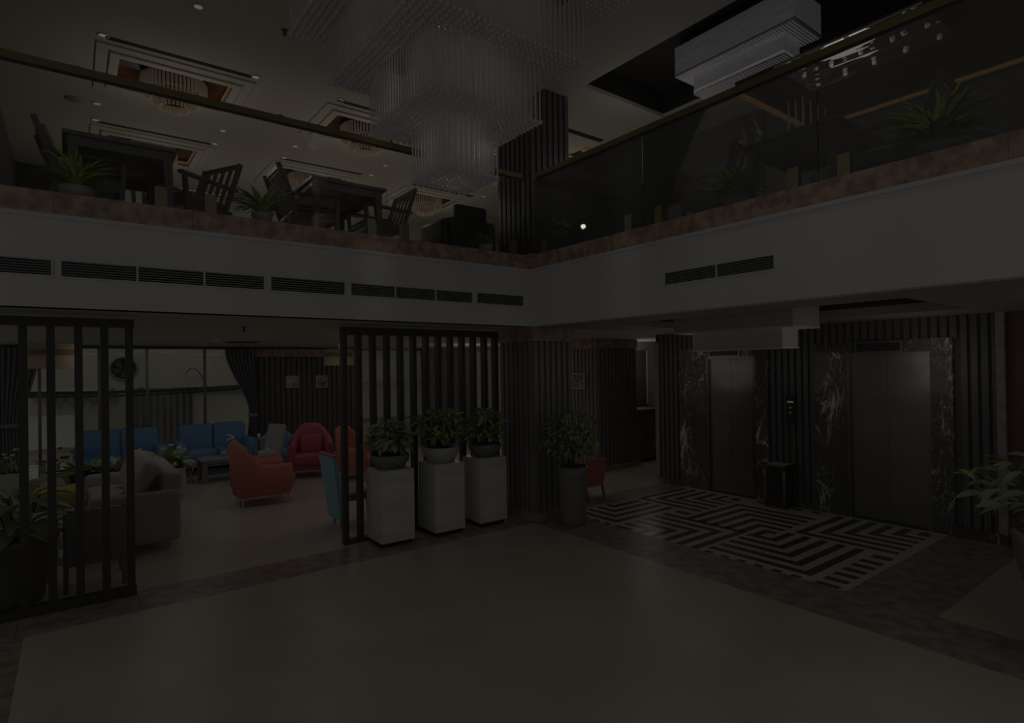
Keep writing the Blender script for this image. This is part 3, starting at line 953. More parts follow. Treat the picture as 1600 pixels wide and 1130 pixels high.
# bar canopy on the right landing
t = thing('bar_canopy', 'dark hanging canopy with glowing amber edge above the right balcony tables', 'canopy', (0, 0, 5.45))
box(-3.4, -1.5, 2.2, 6.5, .02, .14).obj('tray', 'canopy_wood', t)
M().box(-3.42, -3.36, 2.2, 6.5, -.01, .03).obj('light_strip', 'led_warm', t)
M().box(-3.36, -1.5, 2.18, 2.24, -.01, .03).obj('light_strip', 'led_warm', t)
for i in range(12):
    M().tube([(0, 0, -.42 - .03 * (i % 3)), (0, 0, .02)], .009, 5).obj('crystal_rod', 'crystal', t, loc=(-2.9 + (i % 4) * .2, 2.45 + (i // 4) * .09, 0))
for x in (-2.9, -3.2):
    for y in (4.6, 6.1):
        M().tube([(x, y, .14), (x, y, .65)], .015, 6).obj('hanger', 'dark_steel', t)
t = thing('mirror_panel', 'tilted glossy mirror panel with small bulbs hanging under the amber-edged canopy', 'mirror', (0, 0, 5.40))
box(-2.1, -1.2, 2.85, 4.27, .0, .018).obj('plate', 'mirror', t)
for i in range(5):
    for j in range(3):
        M().lathe([(0, -.03), (.02, -.02), (.025, 0)], n=8).obj('bulb', 'lamp_soft', t, loc=(-1.98 + j * .34, 2.97 + i * .3, 0))
for x, y in ((-2.0, 2.95), (-2.0, 4.17)):
    M().tube([(x, y, .018), (x, y, .07)], .012, 6).obj('hanger', 'dark_steel', t)
for y0, y1 in ((1.1, 1.42), (2.15, 2.5)):
    box(XE - .02, XE + .02, y0, y1, 3.6, 6.0).obj('marble_panel', 'black_marble', bpy.data.objects['wall_right_front'])
# amber-lit recess at the far end of the landing
t = thing('ceiling_recess', 'dark ceiling recess outlined by amber light strips behind the right handrail', 'ceiling recess', (0, 0, ZC))
box(-3.8, -2.45, -2.7, -1.45, -.03, -.001).obj('panel', 'dark_ceiling', t)
box(-3.85, -2.4, -1.45, -1.37, -.05, -.001).obj('light_strip', 'led_warm', t)
box(-3.85, -2.4, -1.80, -1.74, -.05, -.031).obj('light_strip', 'led_warm', t)
box(-2.45, -1.6, -1.02, -.92, ZC - .012, ZC - .001).obj('air_slot', 'vent_dark', uc)

# ================================================================== FURNITURE BUILDERS
def tub_parts(t, fab, w=.8, d=.75, back=.98, arm=.62, thick=.13, leg_m='chrome', lz=.16, taper=.88):
    """upholstered tub armchair facing local +X"""
    n = 36
    rows = [[], [], [], []]
    r = w / 2
    for i in range(n + 1):
        u = -1 + 2 * i / n                      # -1 right arm front .. 1 left arm front
        L = (d - r) + pi * r / 2
        s = abs(u) * L
        if s < pi * r / 2:
            a = s / r
            x = -cos(a) * r; yv = sin(a) * r
        else:
            x = s - pi * r / 2; yv = r
        yv *= 1 if u > 0 else -1
        nx, ny = (-cos(s / r), sin(s / r) * (1 if u > 0 else -1)) if s < pi * r / 2 else (0, 1 if u > 0 else -1)
        f = max(0, min(1, (s / L - .12) / .55))
        f = f * f * (3 - 2 * f)
        zt = back + (arm - back) * f
        rows[0].append((x * taper, yv * taper, lz))
        rows[1].append((x * (.97 + .03 * taper), yv * (.97 + .03 * taper), lz + .16))
        lean = 1.0 + .06 * (zt - arm)
        rows[2].append((x * lean, yv * lean, zt - .05))
        rows[3].append(((x - nx * thick * .5) * lean, (yv - ny * thick * .5) * lean, zt))
    inner = []
    for j, (zf, off) in enumerate(((-.05, thick), (-99, thick))):
        rw = []
        for i in range(n + 1):
            ox, oy, oz = rows[3][i]
            u = -1 + 2 * i / n
            L = (d - r) + pi * r / 2; s = abs(u) * L
            nx, ny = (-cos(s / r), sin(s / r) * (1 if u > 0 else -1)) if s < pi * r / 2 else (0, 1 if u > 0 else -1)
            z = oz + zf if zf > -50 else .34
            rw.append((ox - nx * thick * .5, oy - ny * thick * .5, z))
        inner.append(rw)
    mb = M().grid(rows + inner)
    for e in (0, n):                            # arm fronts
        p = [rr_[e] for rr_ in rows + inner]
        p.append((p[-1][0], p[-1][1], lz))
        mb.add(p, [tuple(range(len(p)))])
    mb.obj('shell', fab, t)
    M().rbox(((d - r - .0) / 2 - .05, 0, .36), (d - .16, w - 2 * thick + .02, .20), .06).obj('seat_cushion', fab, t)
    M().tbox((.02, 0, lz - .01), (d * .8, w * .78), (.02, 0, lz + .12), (d * .9, w * .84)).obj('base', fab, t)
    for sx in (-.26, d - r - .06):
        for sy in (-1, 1):
            M().tube([(sx * 1.05, sy * (r - .1), 0), (sx, sy * (r - .16), lz + .03)], [.012, .022], 8).obj('leg', leg_m, t)


def wood_chair(t, cush, seat='black_leather'):
    """timber lounge chair with arms, facing local +X; floor at z 0"""
    for s in (-1, 1):
        yv = s * .29
        M().bar((-.40, yv, .93), (-.18, yv, .30), .035, .05).obj('back_post', 'chair_wood', t)
        M().bar((-.24, yv, .34), (-.34, yv, 0), .035, .045).obj('leg', 'chair_wood', t)
        M().bar((.30, yv, .60), (.26, yv, 0), .035, .045).obj('leg', 'chair_wood', t)
        M().bar((-.34, yv, .60), (.36, yv, .63), .06, .03).obj('armrest', 'chair_wood', t)
        M().bar((-.22, yv, .30), (.28, yv, .34), .03, .05).obj('side_rail', 'chair_wood', t)
    M().bar((-.38, -.28, .90), (-.38, .28, .90), .03, .05).obj('top_rail', 'chair_wood', t)
    M().bar((.27, -.28, .33), (.27, .28, .33), .03, .05).obj('front_rail', 'chair_wood', t)
    M().rbox((.03, 0, .39), (.54, .54, .11), .04, rot=Euler((0, -.06, 0))).obj('seat_cushion', seat, t)
    if cush:
        M().rbox((-.27, 0, .66), (.07, .54, .46), .03, rot=Euler((0, -.34, 0))).obj('back_cushion', cush, t)
    else:
        for k in range(4):
            M().bar((-.375, -.18 + k * .12, .90), (-.20, -.18 + k * .12, .40), .045, .015).obj('back_slat', 'chair_wood', t)


def dark_table(t, lx, ly, h):
    """local origin at the corner nearest the railing: extends -x by lx ... centred"""
    box(-lx / 2, lx / 2, -ly / 2, ly / 2, h - .035, h).obj('tabletop', 'table_wood', t)
    M().box(-lx / 2 + .05, lx / 2 - .05, -ly / 2 + .04, -ly / 2 + .065, h - .12, h - .036).box(-lx / 2 + .05, lx / 2 - .05, ly / 2 - .065, ly / 2 - .04, h - .12, h - .036).box(
        -lx / 2 + .03, -lx / 2 + .055, -ly / 2 + .06, ly / 2 - .06, h - .12, h - .036).box(lx / 2 - .055, lx / 2 - .03, -ly / 2 + .06, ly / 2 - .06, h - .12, h - .036).obj('apron', 'table_wood', t)
    for sx in (-1, 1):
        for sy in (-1, 1):
            M().tbox((sx * (lx / 2 - .06), sy * (ly / 2 - .06), 0), (.05, .05), (sx * (lx / 2 - .085), sy * (ly / 2 - .085), h - .036), (.085, .085)).obj('leg', 'chair_wood', t)


# ---- balcony, left
FZ = 3.6
t1 = thing('dining_table', 'dark wooden table at the left end of the balcony, fern before it', 'table', (4.60, -1.18, FZ))
dark_table(t1, .92, 1.4, .765)
clone(t1, (2.35, -1.18, FZ), 0, 'dark wooden table in the middle of the left balcony, above the single air vent')
wc = thing('lounge_chair', 'wooden lounge chair with pale cushion at the far left of the balcony', 'chair', (5.22, -.95, FZ), pi, 'balcony lounge chairs')
wood_chair(wc, 'seat_fabric')
wc2 = thing('lounge_chair', 'dark wooden lounge chair right of the left balcony table', 'chair', (3.72, -1.0, FZ), pi, 'balcony lounge chairs')
wood_chair(wc2, None)
wc2.rotation_euler = (0, 0, .5); wc2.location = (3.92, -1.15, FZ)
wc.rotation_euler = (0, 0, pi); wc.location = (4.87, -1.05, FZ)
# face the tables: chair at high X faces -X, chair at low X faces +X
clone(wc, (2.70, -1.05, FZ), pi, 'wooden lounge chair with pale cushion left of the middle balcony table')
clone(wc2, (1.74, -1.05, FZ), 0, 'dark wooden lounge chair right of the middle balcony table, below the ring lamp')
clone(wc2, (4.55, -2.2, FZ), pi / 2, 'dark wooden lounge chair behind the left balcony table')
clone(wc, (1.35, -2.6, FZ), 2.6, 'wooden lounge chair with pale cushion further back, left of the black armchair')
wc['label'] = 'wooden lounge chair with pale cushion at the far left of the balcony'

t = thing('leather_armchair', 'black leather armchair seen from behind at the balcony railing near the column', 'armchair', (.52, -1.0, FZ), -pi / 2)
box(-.36, -.24, -.36, .36, .12, .60).obj('back_lower', 'armchair_leather', t)
M().rbox((-.3, 0, .68), (.12, .52, .26), .04).obj('headrest', 'armchair_leather', t)
for s in (-1, 1):
    M().rbox((.03, s * .38, .38), (.70, .13, .44), .05).obj('armrest', 'armchair_leather', t)
M().rbox((.08, 0, .34), (.62, .62, .2), .05).obj('seat_cushion', 'armchair_leather', t)
for sx in (-.3, .3):
    for sy in (-.36, .36):
        M().tbox((sx, sy, 0), (.035, .035), (sx, sy, .17), (.05, .05)).obj('leg', 'chair_wood', t)

# ---- balcony, right
t2 = thing('dining_table', 'dark table behind the right glass railing, nearest the column', 'table', (-.85, 1.55, FZ), pi / 2)
dark_table(t2, .95, 1.05, .765)
clone(t2, (-1.0, 3.35, FZ), pi / 2, 'dark table behind the right glass railing, under the amber canopy')
clone(wc2, (-.9, 2.35, FZ), -pi / 2, 'dark lounge chair between the two tables behind the right railing')
clone(wc2, (-1.0, .62, FZ), pi / 2, 'dark lounge chair left of the first table behind the right railing')
clone(wc, (-1.0, 4.15, FZ), -pi / 2, 'pale cushioned lounge chair right of the table under the amber canopy')
clone(wc2, (-2.05, 3.3, FZ), 0, 'dark lounge chair behind the table under the amber canopy')

# ================================================================== GREENERY
def leaf_mesh(name, L, w, droop, m, n=5, fold=.25):
    mb = M()
    rows = []
    for i in range(n + 1):
        u = i / n
        x = L * (u - .12 * droop * u * u)
        z = L * droop * (.35 * u - .9 * u * u)
        ww = w * .5 * (sin(pi * min(1, u * .93 + .05)) ** .8)
        rows.append([(x, -ww, z + fold * ww), (x, 0, z), (x, ww, z + fold * ww)])
    mb.grid(rows)
    return mb.mesh(name, m)


def add_leaf(t, me, loc, yaw, pitch, sc, roll=0):
    q = Matrix.Rotation(yaw, 4, 'Z') @ Matrix.Rotation(-pitch, 4, 'Y') @ Matrix.Rotation(roll, 4, 'X')
    o = link('leaf', me, t, loc, q.to_euler(), sc)
    return o


def bowl(t, r, h, m, soil=True):
    M().lathe([(r * .45, 0), (r * .62, .0), (r * .9, h * .45), (r, h * .8), (r * .98, h), (r * .92, h), (r * .90, h * .8), (0, h * .78)], n=22).obj('bowl', m, t)
    if soil:
        M().lathe([(r * .9, h * .83), (r * .5, h * .9), (0, h * .92)], n=16, cap=False).obj('soil', 'soil', t)


# three bowls on marble pedestals
pd = thing('pedestal', 'white marble pedestal on the left of the three, nearest the viewer', 'pedestal', (1.895, -.47, 0), 0, 'marble pedestals')
box(-.19, .19, -.19, .19, 0, .055).obj('plinth', 'plinth', pd)
box(-.215, .215, -.22, .22, .055, .91).obj('block', 'white_marble', pd)
clone(pd, (1.175, -.46, 0), 0, 'white marble pedestal in the middle of the three, white bowl on top')
clone(pd, (.49, -.47, 0), 0, 'white marble pedestal on the right of the three, nearest the column')
LM = {k: leaf_mesh('leaf', .15, .06, .5, k) for k in ('leaf_green', 'leaf_yellow', 'leaf_dark', 'leaf_olive')}


def bush(t, z0, H, R, n, mats, sc=1.0, stems=7, extra=0):
    mb = M()
    tips = []
    for i in range(stems):
        a = 2 * pi * i / stems + random.uniform(-.3, .3)
        rr_ = R * random.uniform(.25, .75)
        pts = [(.03 * cos(a), .03 * sin(a), z0)]
        for k in (1, 2, 3):
            u = k / 3
            pts.append((rr_ * u * cos(a), rr_ * u * sin(a), z0 + H * .85 * u ** .8))
        mb.tube(pts, [.009, .008, .006, .004], 5)
        tips.append(pts)
    mb.obj('stems', 'stem', t)
    for i in range(n):
        # leaves on an egg-shaped crown shell, facing outwards
        a = random.uniform(0, 2 * pi)
        v = random.uniform(-.75, 1)
        rad = sqrt(max(0, 1 - v * v)) * random.uniform(.55, 1.0)
        p = (R * rad * cos(a) * .8, R * rad * sin(a) * .8, z0 + H * (.55 + .42 * v))
        add_leaf(t, LM[random.choice(mats)], p, a + random.uniform(-.9, .9), random.uniform(-.5, .9), sc * random.uniform(.7, 1.25), random.uniform(-.6, .6))
    if extra:                                   # smaller inner leaves, joined
        mb = M()
        src = LM[mats[0]]
        vs = [v.co.copy() for v in src.vertices]; fs = [tuple(p.vertices) for p in src.polygons]
        for i in range(extra):
            a = random.uniform(0, 2 * pi); v = random.uniform(-.8, .95)
            rad = sqrt(max(0, 1 - v * v)) * random.uniform(.2, .95)
            q = Matrix.Translation((R * rad * cos(a) * .8, R * rad * sin(a) * .8, z0 + H * (.55 + .42 * v))) @ Matrix.Rotation(a + random.uniform(-1.2, 1.2), 4, 'Z') @ Matrix.Rotation(random.uniform(-1, .6), 4, 'Y') @ Matrix.Scale(sc * random.uniform(.6, 1), 4)
            mb.add([q @ w for w in vs], fs, True)
        o = mb.obj('foliage', mats[-1], t); o['kind'] = 'stuff'


t = thing('potted_plant', 'bushy green plant in a grey bowl on the left pedestal', 'plant', (1.88, -.49, .91), 0, 'bowl plants on pedestals')
bowl(t, .24, .17, 'ceramic_grey'); bush(t, .13, .42, .33, 190, ('leaf_green', 'leaf_olive', 'leaf_olive', 'leaf_dark'), .85, 9, 200)
t = thing('potted_plant', 'bushy green plant in a white bowl on the middle pedestal', 'plant', (1.17, -.48, .91), 0, 'bowl plants on pedestals')
bowl(t, .25, .20, 'ceramic_white'); bush(t, .16, .52, .37, 210, ('leaf_green', 'leaf_yellow', 'leaf_green', 'leaf_dark'), .85, 9, 220)
t = thing('potted_plant', 'bushy green plant in a grey bowl on the right pedestal by the column', 'plant', (.47, -.48, .91), 0, 'bowl plants on pedestals')
bowl(t, .23, .17, 'ceramic_grey'); bush(t, .13, .52, .34, 190, ('leaf_green', 'leaf_dark', 'leaf_green'), .8, 9, 220)
for k in range(5):
    M().lathe([(0, .0), (.02, .004), (.024, .015), (.012, .026), (0, .028)], n=7).obj('pebble', 'pebble', t, loc=(.05 * k - .1, .16 - .02 * (k % 3), .142))

# tall black planter with round bush
t = thing('tall_planter', 'tall glossy black planter with round green bush beside the corner column', 'plant', (-.38, .37, 0))
M().lathe([(.16, 0), (.172, .015), (.175, .1), (.205, .68), (.215, .78), (.195, .78), (.185, .72), (0, .71)], n=28).obj('pot', 'pot_black', t)
M().lathe([(.18, .715), (0, .74)], n=20, cap=False).obj('soil', 'soil', t)
bush(t, .72, .82, .50, 295, ('leaf_green', 'leaf_dark', 'leaf_dark', 'leaf_olive'), .68, 14, 420)

# floor plant at far right
t = thing('floor_plant', 'leafy plant in a big black pot at the right edge', 'plant', (-.62, 5.42, 0))
M().lathe([(.22, 0), (.28, .1), (.42, .6), (.47, .86), (.44, .9), (.40, .86), (0, .84)], n=28).obj('pot', 'pot_black', t)
M().lathe([(.40, .85), (0, .88)], n=20, cap=False).obj('soil', 'soil', t)
bush(t, .85, .62, .85, 190, ('leaf_green', 'leaf_dark', 'leaf_dark'), 1.1, 9)

# big leaf plant at far left, behind the screen
BIG = {k: leaf_mesh('leaf', .42, .15, .7, k, 6) for k in ('leaf_dark', 'leaf_green')}
t = thing('floor_plant', 'large-leaved plant in a dark tapered pot behind the left screen', 'plant', (5.42, -1.0, 0))
M().lathe([(.17, 0), (.2, .04), (.30, .55), (.33, .62), (.30, .62), (.28, .56), (0, .55)], n=24).obj('pot', 'pot_black', t)
mb = M()
for i in range(5):
    a = i * 1.3
    mb.tube([(.04 * cos(a), .04 * sin(a), .55), (.12 * cos(a), .12 * sin(a), .8), (.2 * cos(a), .2 * sin(a), 1.0)], [.014, .011, .007], 5)
mb.obj('stems', 'stem', t)
for i in range(44):
    a = i * 2.4 + random.uniform(-.2, .2)
    u = i / 44
    add_leaf(t, BIG['leaf_dark' if i % 3 else 'leaf_green'], (.1 * cos(a), .1 * sin(a), .58 + .42 * u), a, .1 + .5 * u + random.uniform(-.2, .2), random.uniform(.75, 1.1), random.uniform(-.3, .3))

# ferns and spider plants on the balcony kerb
BL = {k: leaf_mesh('leaf', .34, .032, 1.0, k, 6) for k in ('leaf_yellow', 'leaf_green', 'leaf_olive')}


def kerb_plant(x, y, label, mats, sc=1.0, n=46, up=.75, pot='ceramic_white', rr_=.12):
    t = thing('potted_fern', label, 'plant', (x, y, ZM), 0, 'balcony kerb plants')
    bowl(t, rr_, .115, pot)
    for i in range(int(n * 1.7)):
        a = random.uniform(0, 2 * pi)
        add_leaf(t, BL[random.choice(mats)], (.03 * cos(a), .03 * sin(a), .095), a, random.uniform(.65, 1.5) * (.7 + .3 * up), sc * random.uniform(.7, 1.15), random.uniform(-.3, .3))


kerb_plant(4.96, -.19, 'arching yellow-green fern in a white bowl at the left of the balcony kerb', ('leaf_yellow', 'leaf_yellow', 'leaf_green'), 1.0, 75, .95, rr_=.13)
kerb_plant(3.42, -.19, 'green fern in a white bowl on the kerb left of the middle table', ('leaf_green', 'leaf_yellow', 'leaf_olive'), 1.05, 60, 1.0, rr_=.105)
kerb_plant(.60, -.19, 'small dark fern in a white bowl on the kerb by the black armchair', ('leaf_green', 'leaf_olive'), .7, 40, .8, rr_=.1)
kerb_plant(-.19, .62, 'fern in a pale bowl on the kerb just right of the corner column', ('leaf_olive',), 1.0, 40, 1.0, rr_=.11)
kerb_plant(-.19, 3.0, 'broad green fern in a white bowl on the kerb above the lift vent', ('leaf_green', 'leaf_olive'), 1.05, 60, 1.0)
kerb_plant(-.19, 4.66, 'tall airy fern in a pale bowl at the right end of the kerb', ('leaf_green', 'leaf_olive', 'leaf_yellow'), 1.15, 75, 1.0, rr_=.135)

# ================================================================== LOUNGE FURNITURE
def sofa(t, L, fab, feet='chrome'):
    """two-seat sofa, front towards local +Y"""
    D = .8
    M().rbox((0, -.02, .30), (L - .2, D - .1, .2), .04).obj('base', fab, t)
    for s in (-1, 1):
        M().rbox((s * (L / 2 - .09), 0, .44), (.17, D, .54), .06).obj('armrest', fab, t)
        M().rbox((s * (L / 4 - .05), .06, .46), (L / 2 - .12, .62, .15), .05).obj('seat_cushion', fab, t)
        M().rbox((s * (L / 4 - .05), -.27, .74), (L / 2 - .11, .2, .58), .06, rot=Euler((-.14, 0, 0))).obj('back_cushion', fab, t)
        for yv in (-.33, .33):
            M().tube([(s * (L / 2 - .12), yv, 0), (s * (L / 2 - .14), yv, .22)], [.014, .02], 8).obj('leg', feet, t)


s1 = thing('sofa', 'blue two-seat sofa under the window, right of the left screen', 'sofa', (2.62, -7.45, 0), 0, 'blue window sofas')
sofa(s1, 1.5, 'blue_fabric')
clone(s1, (4.27, -7.45, 0), 0, 'blue two-seat sofa under the window, seen through the left screen')
t = thing('armchair', 'blue armchair at the back wall, half hidden behind the orange armchair', 'armchair', (1.45, -7.2, 0), 1.2)
tub_parts(t, 'blue_fabric', .8, .75, .8, .62)

ta = thing('armchair', 'orange tub armchair in the lounge, seen from the side', 'armchair', (2.62, -3.85, 0), pi - .06)
tub_parts(ta, 'orange_fabric', .82, .86, 1.04, .64)
ta.location = (2.62, -3.87, 0)
tb = thing('armchair', 'crimson tub armchair with cushion facing the viewer in the lounge', 'armchair', (1.16, -5.75, 0), 1.25)
tub_parts(tb, 'red_fabric', .86, .8, 1.03, .68)
M().rbox((-.12, 0, .62), (.12, .42, .36), .05, rot=Euler((0, -.25, 0))).obj('back_cushion', 'red_fabric', tb)
t = thing('armchair', 'orange-red armchair half hidden behind the left end of the middle screen', 'armchair', (.55, -4.85, 0), 2.2)
tub_parts(t, 'orange_fabric', .8, .78, 1.02, .64)
t = thing('armchair', 'pale grey high-backed chair between orange and crimson armchairs', 'armchair', (2.0, -5.8, 0), .3)
M().rbox((-.16, 0, .70), (.10, .52, .76), .04, rot=Euler((0, -.22, 0))).obj('backrest', 'pale_fabric', t)
M().rbox((.12, 0, .40), (.52, .52, .12), .04).obj('seat_cushion', 'pale_fabric', t)
for sx in (-.08, .32):
    for sy in (-.2, .2):
        M().tube([(sx * 1.1, sy * 1.1, 0), (sx, sy, .36)], [.012, .018], 7).obj('leg', 'leg_wood', t)
# teal chair
t = thing('armchair', 'teal high-backed chair with orange piping beside the middle screen', 'armchair', (1.90, -1.66, 0), pi)
M().add([(-.27, -.22, .10), (-.27, .22, .10), (-.20, .22, .10), (-.20, -.22, .10), (-.38, -.28, .97), (-.38, .28, .97), (-.33, .28, .97), (-.33, -.28, .97)],
        [(0, 1, 5, 4), (2, 3, 7, 6), (1, 2, 6, 5), (3, 0, 4, 7), (4, 5, 6, 7), (0, 3, 2, 1)]).obj('backrest', 'teal_fabric', t)
box(-.39, -.32, -.285, .285, .97, .99).obj('piping', 'orange_fabric', t)
M().rbox((0, 0, .40), (.44, .46, .12), .05).obj('seat_cushion', 'black_leather', t)
for sx in (-.2, .15):
    for sy in (-.13, .13):
        M().tube([(sx * 1.1, sy, 0), (sx, sy, .34)], [.012, .02], 7).obj('leg', 'leg_wood', t)

# coffee table with things
t = thing('coffee_table', 'low dark coffee table with grey top before the blue sofa', 'table', (2.62, -6.42, 0))
M().rbox((0, 0, .44), (.95, .6, .06), .025).obj('tabletop', 'tabletop_grey', t)
for sx in (-.4, .4):
    for sy in (-.24, .24):
        box(sx - .045, sx + .045, sy - .045, sy + .045, 0, .41).obj('leg', 'table_wood', t)
box(-.4, .4, -.2, .2, .14, .165).obj('shelf', 'table_wood', t)
t = thing('flower_vase', 'small vase of white flowers on the coffee table', 'vase', (2.52, -6.45, .47))
M().lathe([(.03, 0), (.045, .05), (.03, .13), (.02, .16), (.028, .19)], n=12).obj('vase', 'ceramic_white', t)
mb = M()
for k in range(6):
    a = k * 1.05
    mb.tube([(0, 0, .17), (.05 * cos(a), .05 * sin(a), .28 + .02 * k)], .004, 4)
mb.obj('stems', 'stem', t)
for k in range(6):
    a = k * 1.05
    M().lathe([(0, -.02), (.022, -.01), (.03, .008), (.015, .022), (0, .024)], n=7).obj('blossom', 'flower_white', t, loc=(.05 * cos(a), .05 * sin(a), .29 + .02 * k))
for k, (dx, lab) in enumerate(((.14, 'white cup on the coffee table left of the flower vase'), (-.10, 'white cup on the coffee table right of the flower vase'))):
    t = thing('cup', lab, 'cup', (2.52 + dx, -6.3, .47), 0, 'coffee table cups')
    M().lathe([(.03, 0), (.04, .06), (.042, .1), (.036, .1), (.03, .02), (0, .015)], n=12).obj('cup_body', 'ceramic_white', t)
    M().tube([(.04, 0, .08), (.065, 0, .07), (.065, 0, .04), (.036, 0, .03)], .006, 5).obj('handle', 'ceramic_white', t)
t = thing('stool', 'low stool with pale seat and chrome bent legs beside the coffee table', 'stool', (3.36, -6.55, 0))
M().rbox((0, 0, .40), (.42, .4, .07), .03).obj('seat', 'paper', t)
for sx in (-1, 1):
    for sy in (-1, 1):
        M().tube([(sx * .2, sy * .18, 0), (sx * .13, sy * .14, .16), (sx * .2, sy * .18, .37)], .014, 7).obj('leg', 'chrome', t)
t = thing('side_table', 'small orange-topped side table behind the orange armchair', 'table', (2.25, -4.95, 0))
M().rbox((0, 0, .56), (.5, .5, .05), .02).obj('tabletop', 'orange_fabric', t)
for sx in (-.18, .18):
    for sy in (-.18, .18):
        box(sx - .02, sx + .02, sy - .02, sy + .02, 0, .54).obj('leg', 'table_wood', t)
t = thing('tissue_box', 'white tissue box on the small side table', 'box', (2.22, -4.93, .585))
M().rbox((0, 0, .05), (.26, .16, .1), .015).obj('carton', 'paper', t)
M().add([(-.05, 0, .1), (.05, 0, .1), (.03, .03, .15), (-.04, -.02, .16)], [(0, 1, 2, 3)]).obj('tissue', 'flower_white', t)
t = thing('candle', 'small white candle glass in front of the dark back wall', 'candle', (1.95, -6.6, .0))
M().lathe([(.16, 0), (.16, .015), (.02, .03), (.02, .68), (.12, .7), (.12, .72), (0, .72)], n=14).obj('stand', 'table_wood', t)
M().lathe([(.03, .72), (.03, .84), (0, .84)], n=10).obj('wax', 'flower_white', t)

# grey sofa seen from its end
t = thing('sofa', 'charcoal fabric sofa with loose cushions right behind the left screen', 'sofa', (4.42, -2.95, 0))
M().rbox((0, 0, .30), (.92, 2.0, .28), .06).obj('base', 'grey_fabric', t)
for s in (-1, 1):
    M().rbox((.0, s * .97, .40), (.92, .16, .62), .07).obj('armrest', 'grey_fabric', t)
M().rbox((-.36, 0, .62), (.22, 1.8, .56), .08, rot=Euler((0, -.2, 0))).obj('backrest', 'grey_fabric', t)
for s in (-1, 1):
    M().rbox((.1, s * .44, .48), (.68, .86, .16), .06).obj('seat_cushion', 'cushion_fabric', t)
for sx in (-.36, .36):
    for sy in (-.9, .9):
        M().tube([(sx, sy, 0), (sx, sy, .17)], .022, 8).obj('leg', 'chrome', t)
for k, (yv, tilt, lab) in enumerate(((.62, -.5, 'plump brown-grey cushion at the near end of the charcoal sofa'), (.10, -.42, 'brown-grey cushion second from the near end of the charcoal sofa'), (-.4, -.42, 'brown-grey cushion at the middle of the charcoal sofa'))):
    c = thing('cushion', lab, 'cushion', (4.33, -2.95 + yv, .82), 0, 'sofa cushions')
    M().rbox((0, 0, 0), (.2, .52, .5), .1, rot=Euler((0, tilt, .12 * k))).obj('cover', 'cushion_fabric', c)

# dark chair behind the left screen
t = thing('lounge_chair', 'black panel-backed chair with its back against the left screen', 'chair', (4.83, -1.22, 0), pi / 2)
t.rotation_euler = (0, 0, -pi / 2)
M().rbox((-.27, 0, .52), (.07, .5, .54), .02).obj('backrest', 'black_leather', t)
M().rbox((.02, 0, .36), (.5, .48, .1), .03).obj('seat_cushion', 'black_leather', t)
for sx in (-.27, .25):
    for sy in (-.235, .235):
        box(sx - .02, sx + .02, sy - .02, sy + .02, 0, .62 if sx > 0 else .80).obj('leg', 'chair_wood', t)
for sy in (-.235, .235):
    box(-.27, .27, sy - .025, sy + .025, .60, .63).obj('armrest', 'chair_wood', t)
# yellow bench and grey ottoman at far left
t = thing('bench', 'yellow upholstered bench seen through the left screen', 'bench', (5.22, -3.3, 0))
M().rbox((0, 0, .55), (.62, .6, .24), .06).obj('seat', 'yellow_fabric', t)
for sx in (-.25, .25):
    for sy in (-.22, .22):
        box(sx - .025, sx + .025, sy - .025, sy + .025, 0, .45).obj('leg', 'leg_wood', t)
t = thing('ottoman', 'grey ottoman beside the yellow bench at the left edge', 'ottoman', (5.75, -3.2, 0))
M().rbox((0, 0, .38), (.6, .6, .5), .08).obj('cover', 'pale_fabric', t)
for sx in (-.2, .2):
    for sy in (-.2, .2):
        M().tube([(sx, sy, 0), (sx, sy, .16)], .02, 6).obj('foot', 'leg_wood', t)
t = thing('side_table', 'small pale round side table behind the far left plant', 'table', (5.16, -2.2, 0))
M().lathe([(.14, 0), (.14, .02), (.02, .03), (.02, .50), (.2, .51), (.2, .54), (0, .54)], n=18).obj('stand', 'tabletop_grey', t)
t = thing('bottle', 'small bottle standing on the pale round side table', 'bottle', (5.13, -2.18, .54))
M().lathe([(.03, 0), (.03, .12), (.012, .15), (.012, .19), (0, .19)], n=10).obj('body', 'ceramic_grey', t)

# planters inside the window
def planter(x, y, label, L, mats, n, z=.0, flowers=None):
    t = thing('window_planter', label, 'plant', (x, y, z), 0, 'window planters')
    box(-L / 2, L / 2, -.14, .14, 0, .34).obj('trough', 'ceramic_white' if flowers else 'ceramic_grey', t)
    box(-L / 2 + .02, L / 2 - .02, -.12, .12, .34, .345).obj('soil', 'soil', t)
    for i in range(n):
        a = random.uniform(0, 2 * pi)
        add_leaf(t, (BIG if mats == 'big' else BL)['leaf_dark' if mats == 'big' and i % 2 else 'leaf_green'], (random.uniform(-L / 2, L / 2), random.uniform(-.08, .08), .34), a, random.uniform(.5, 1.35), random.uniform(.8, 1.25))
    if flowers:
        for i in range(14):
            M().lathe([(0, -.02), (.03, -.01), (.035, .01), (0, .025)], n=6).obj('blossom', flowers, t, loc=(random.uniform(-L / 2, L / 2), random.uniform(-.08, .12), random.uniform(.5, .75)))


planter(5.98, -6.9, 'white trough of white blossoms by the far left window', .55, 'thin', 34, .12, 'flower_white')
planter(5.2, -6.5, 'trough of red blossoms by the window behind the left screen', .5, 'thin', 34, .12, 'leaf_red')
planter(4.75, -4.75, 'trough of long green leaves behind the charcoal sofa', .7, 'big', 46, .16)
planter(3.82, -5.3, 'trough of leafy plants with pale blossoms before the blue sofas', .7, 'big', 26, .16, 'flower_white')

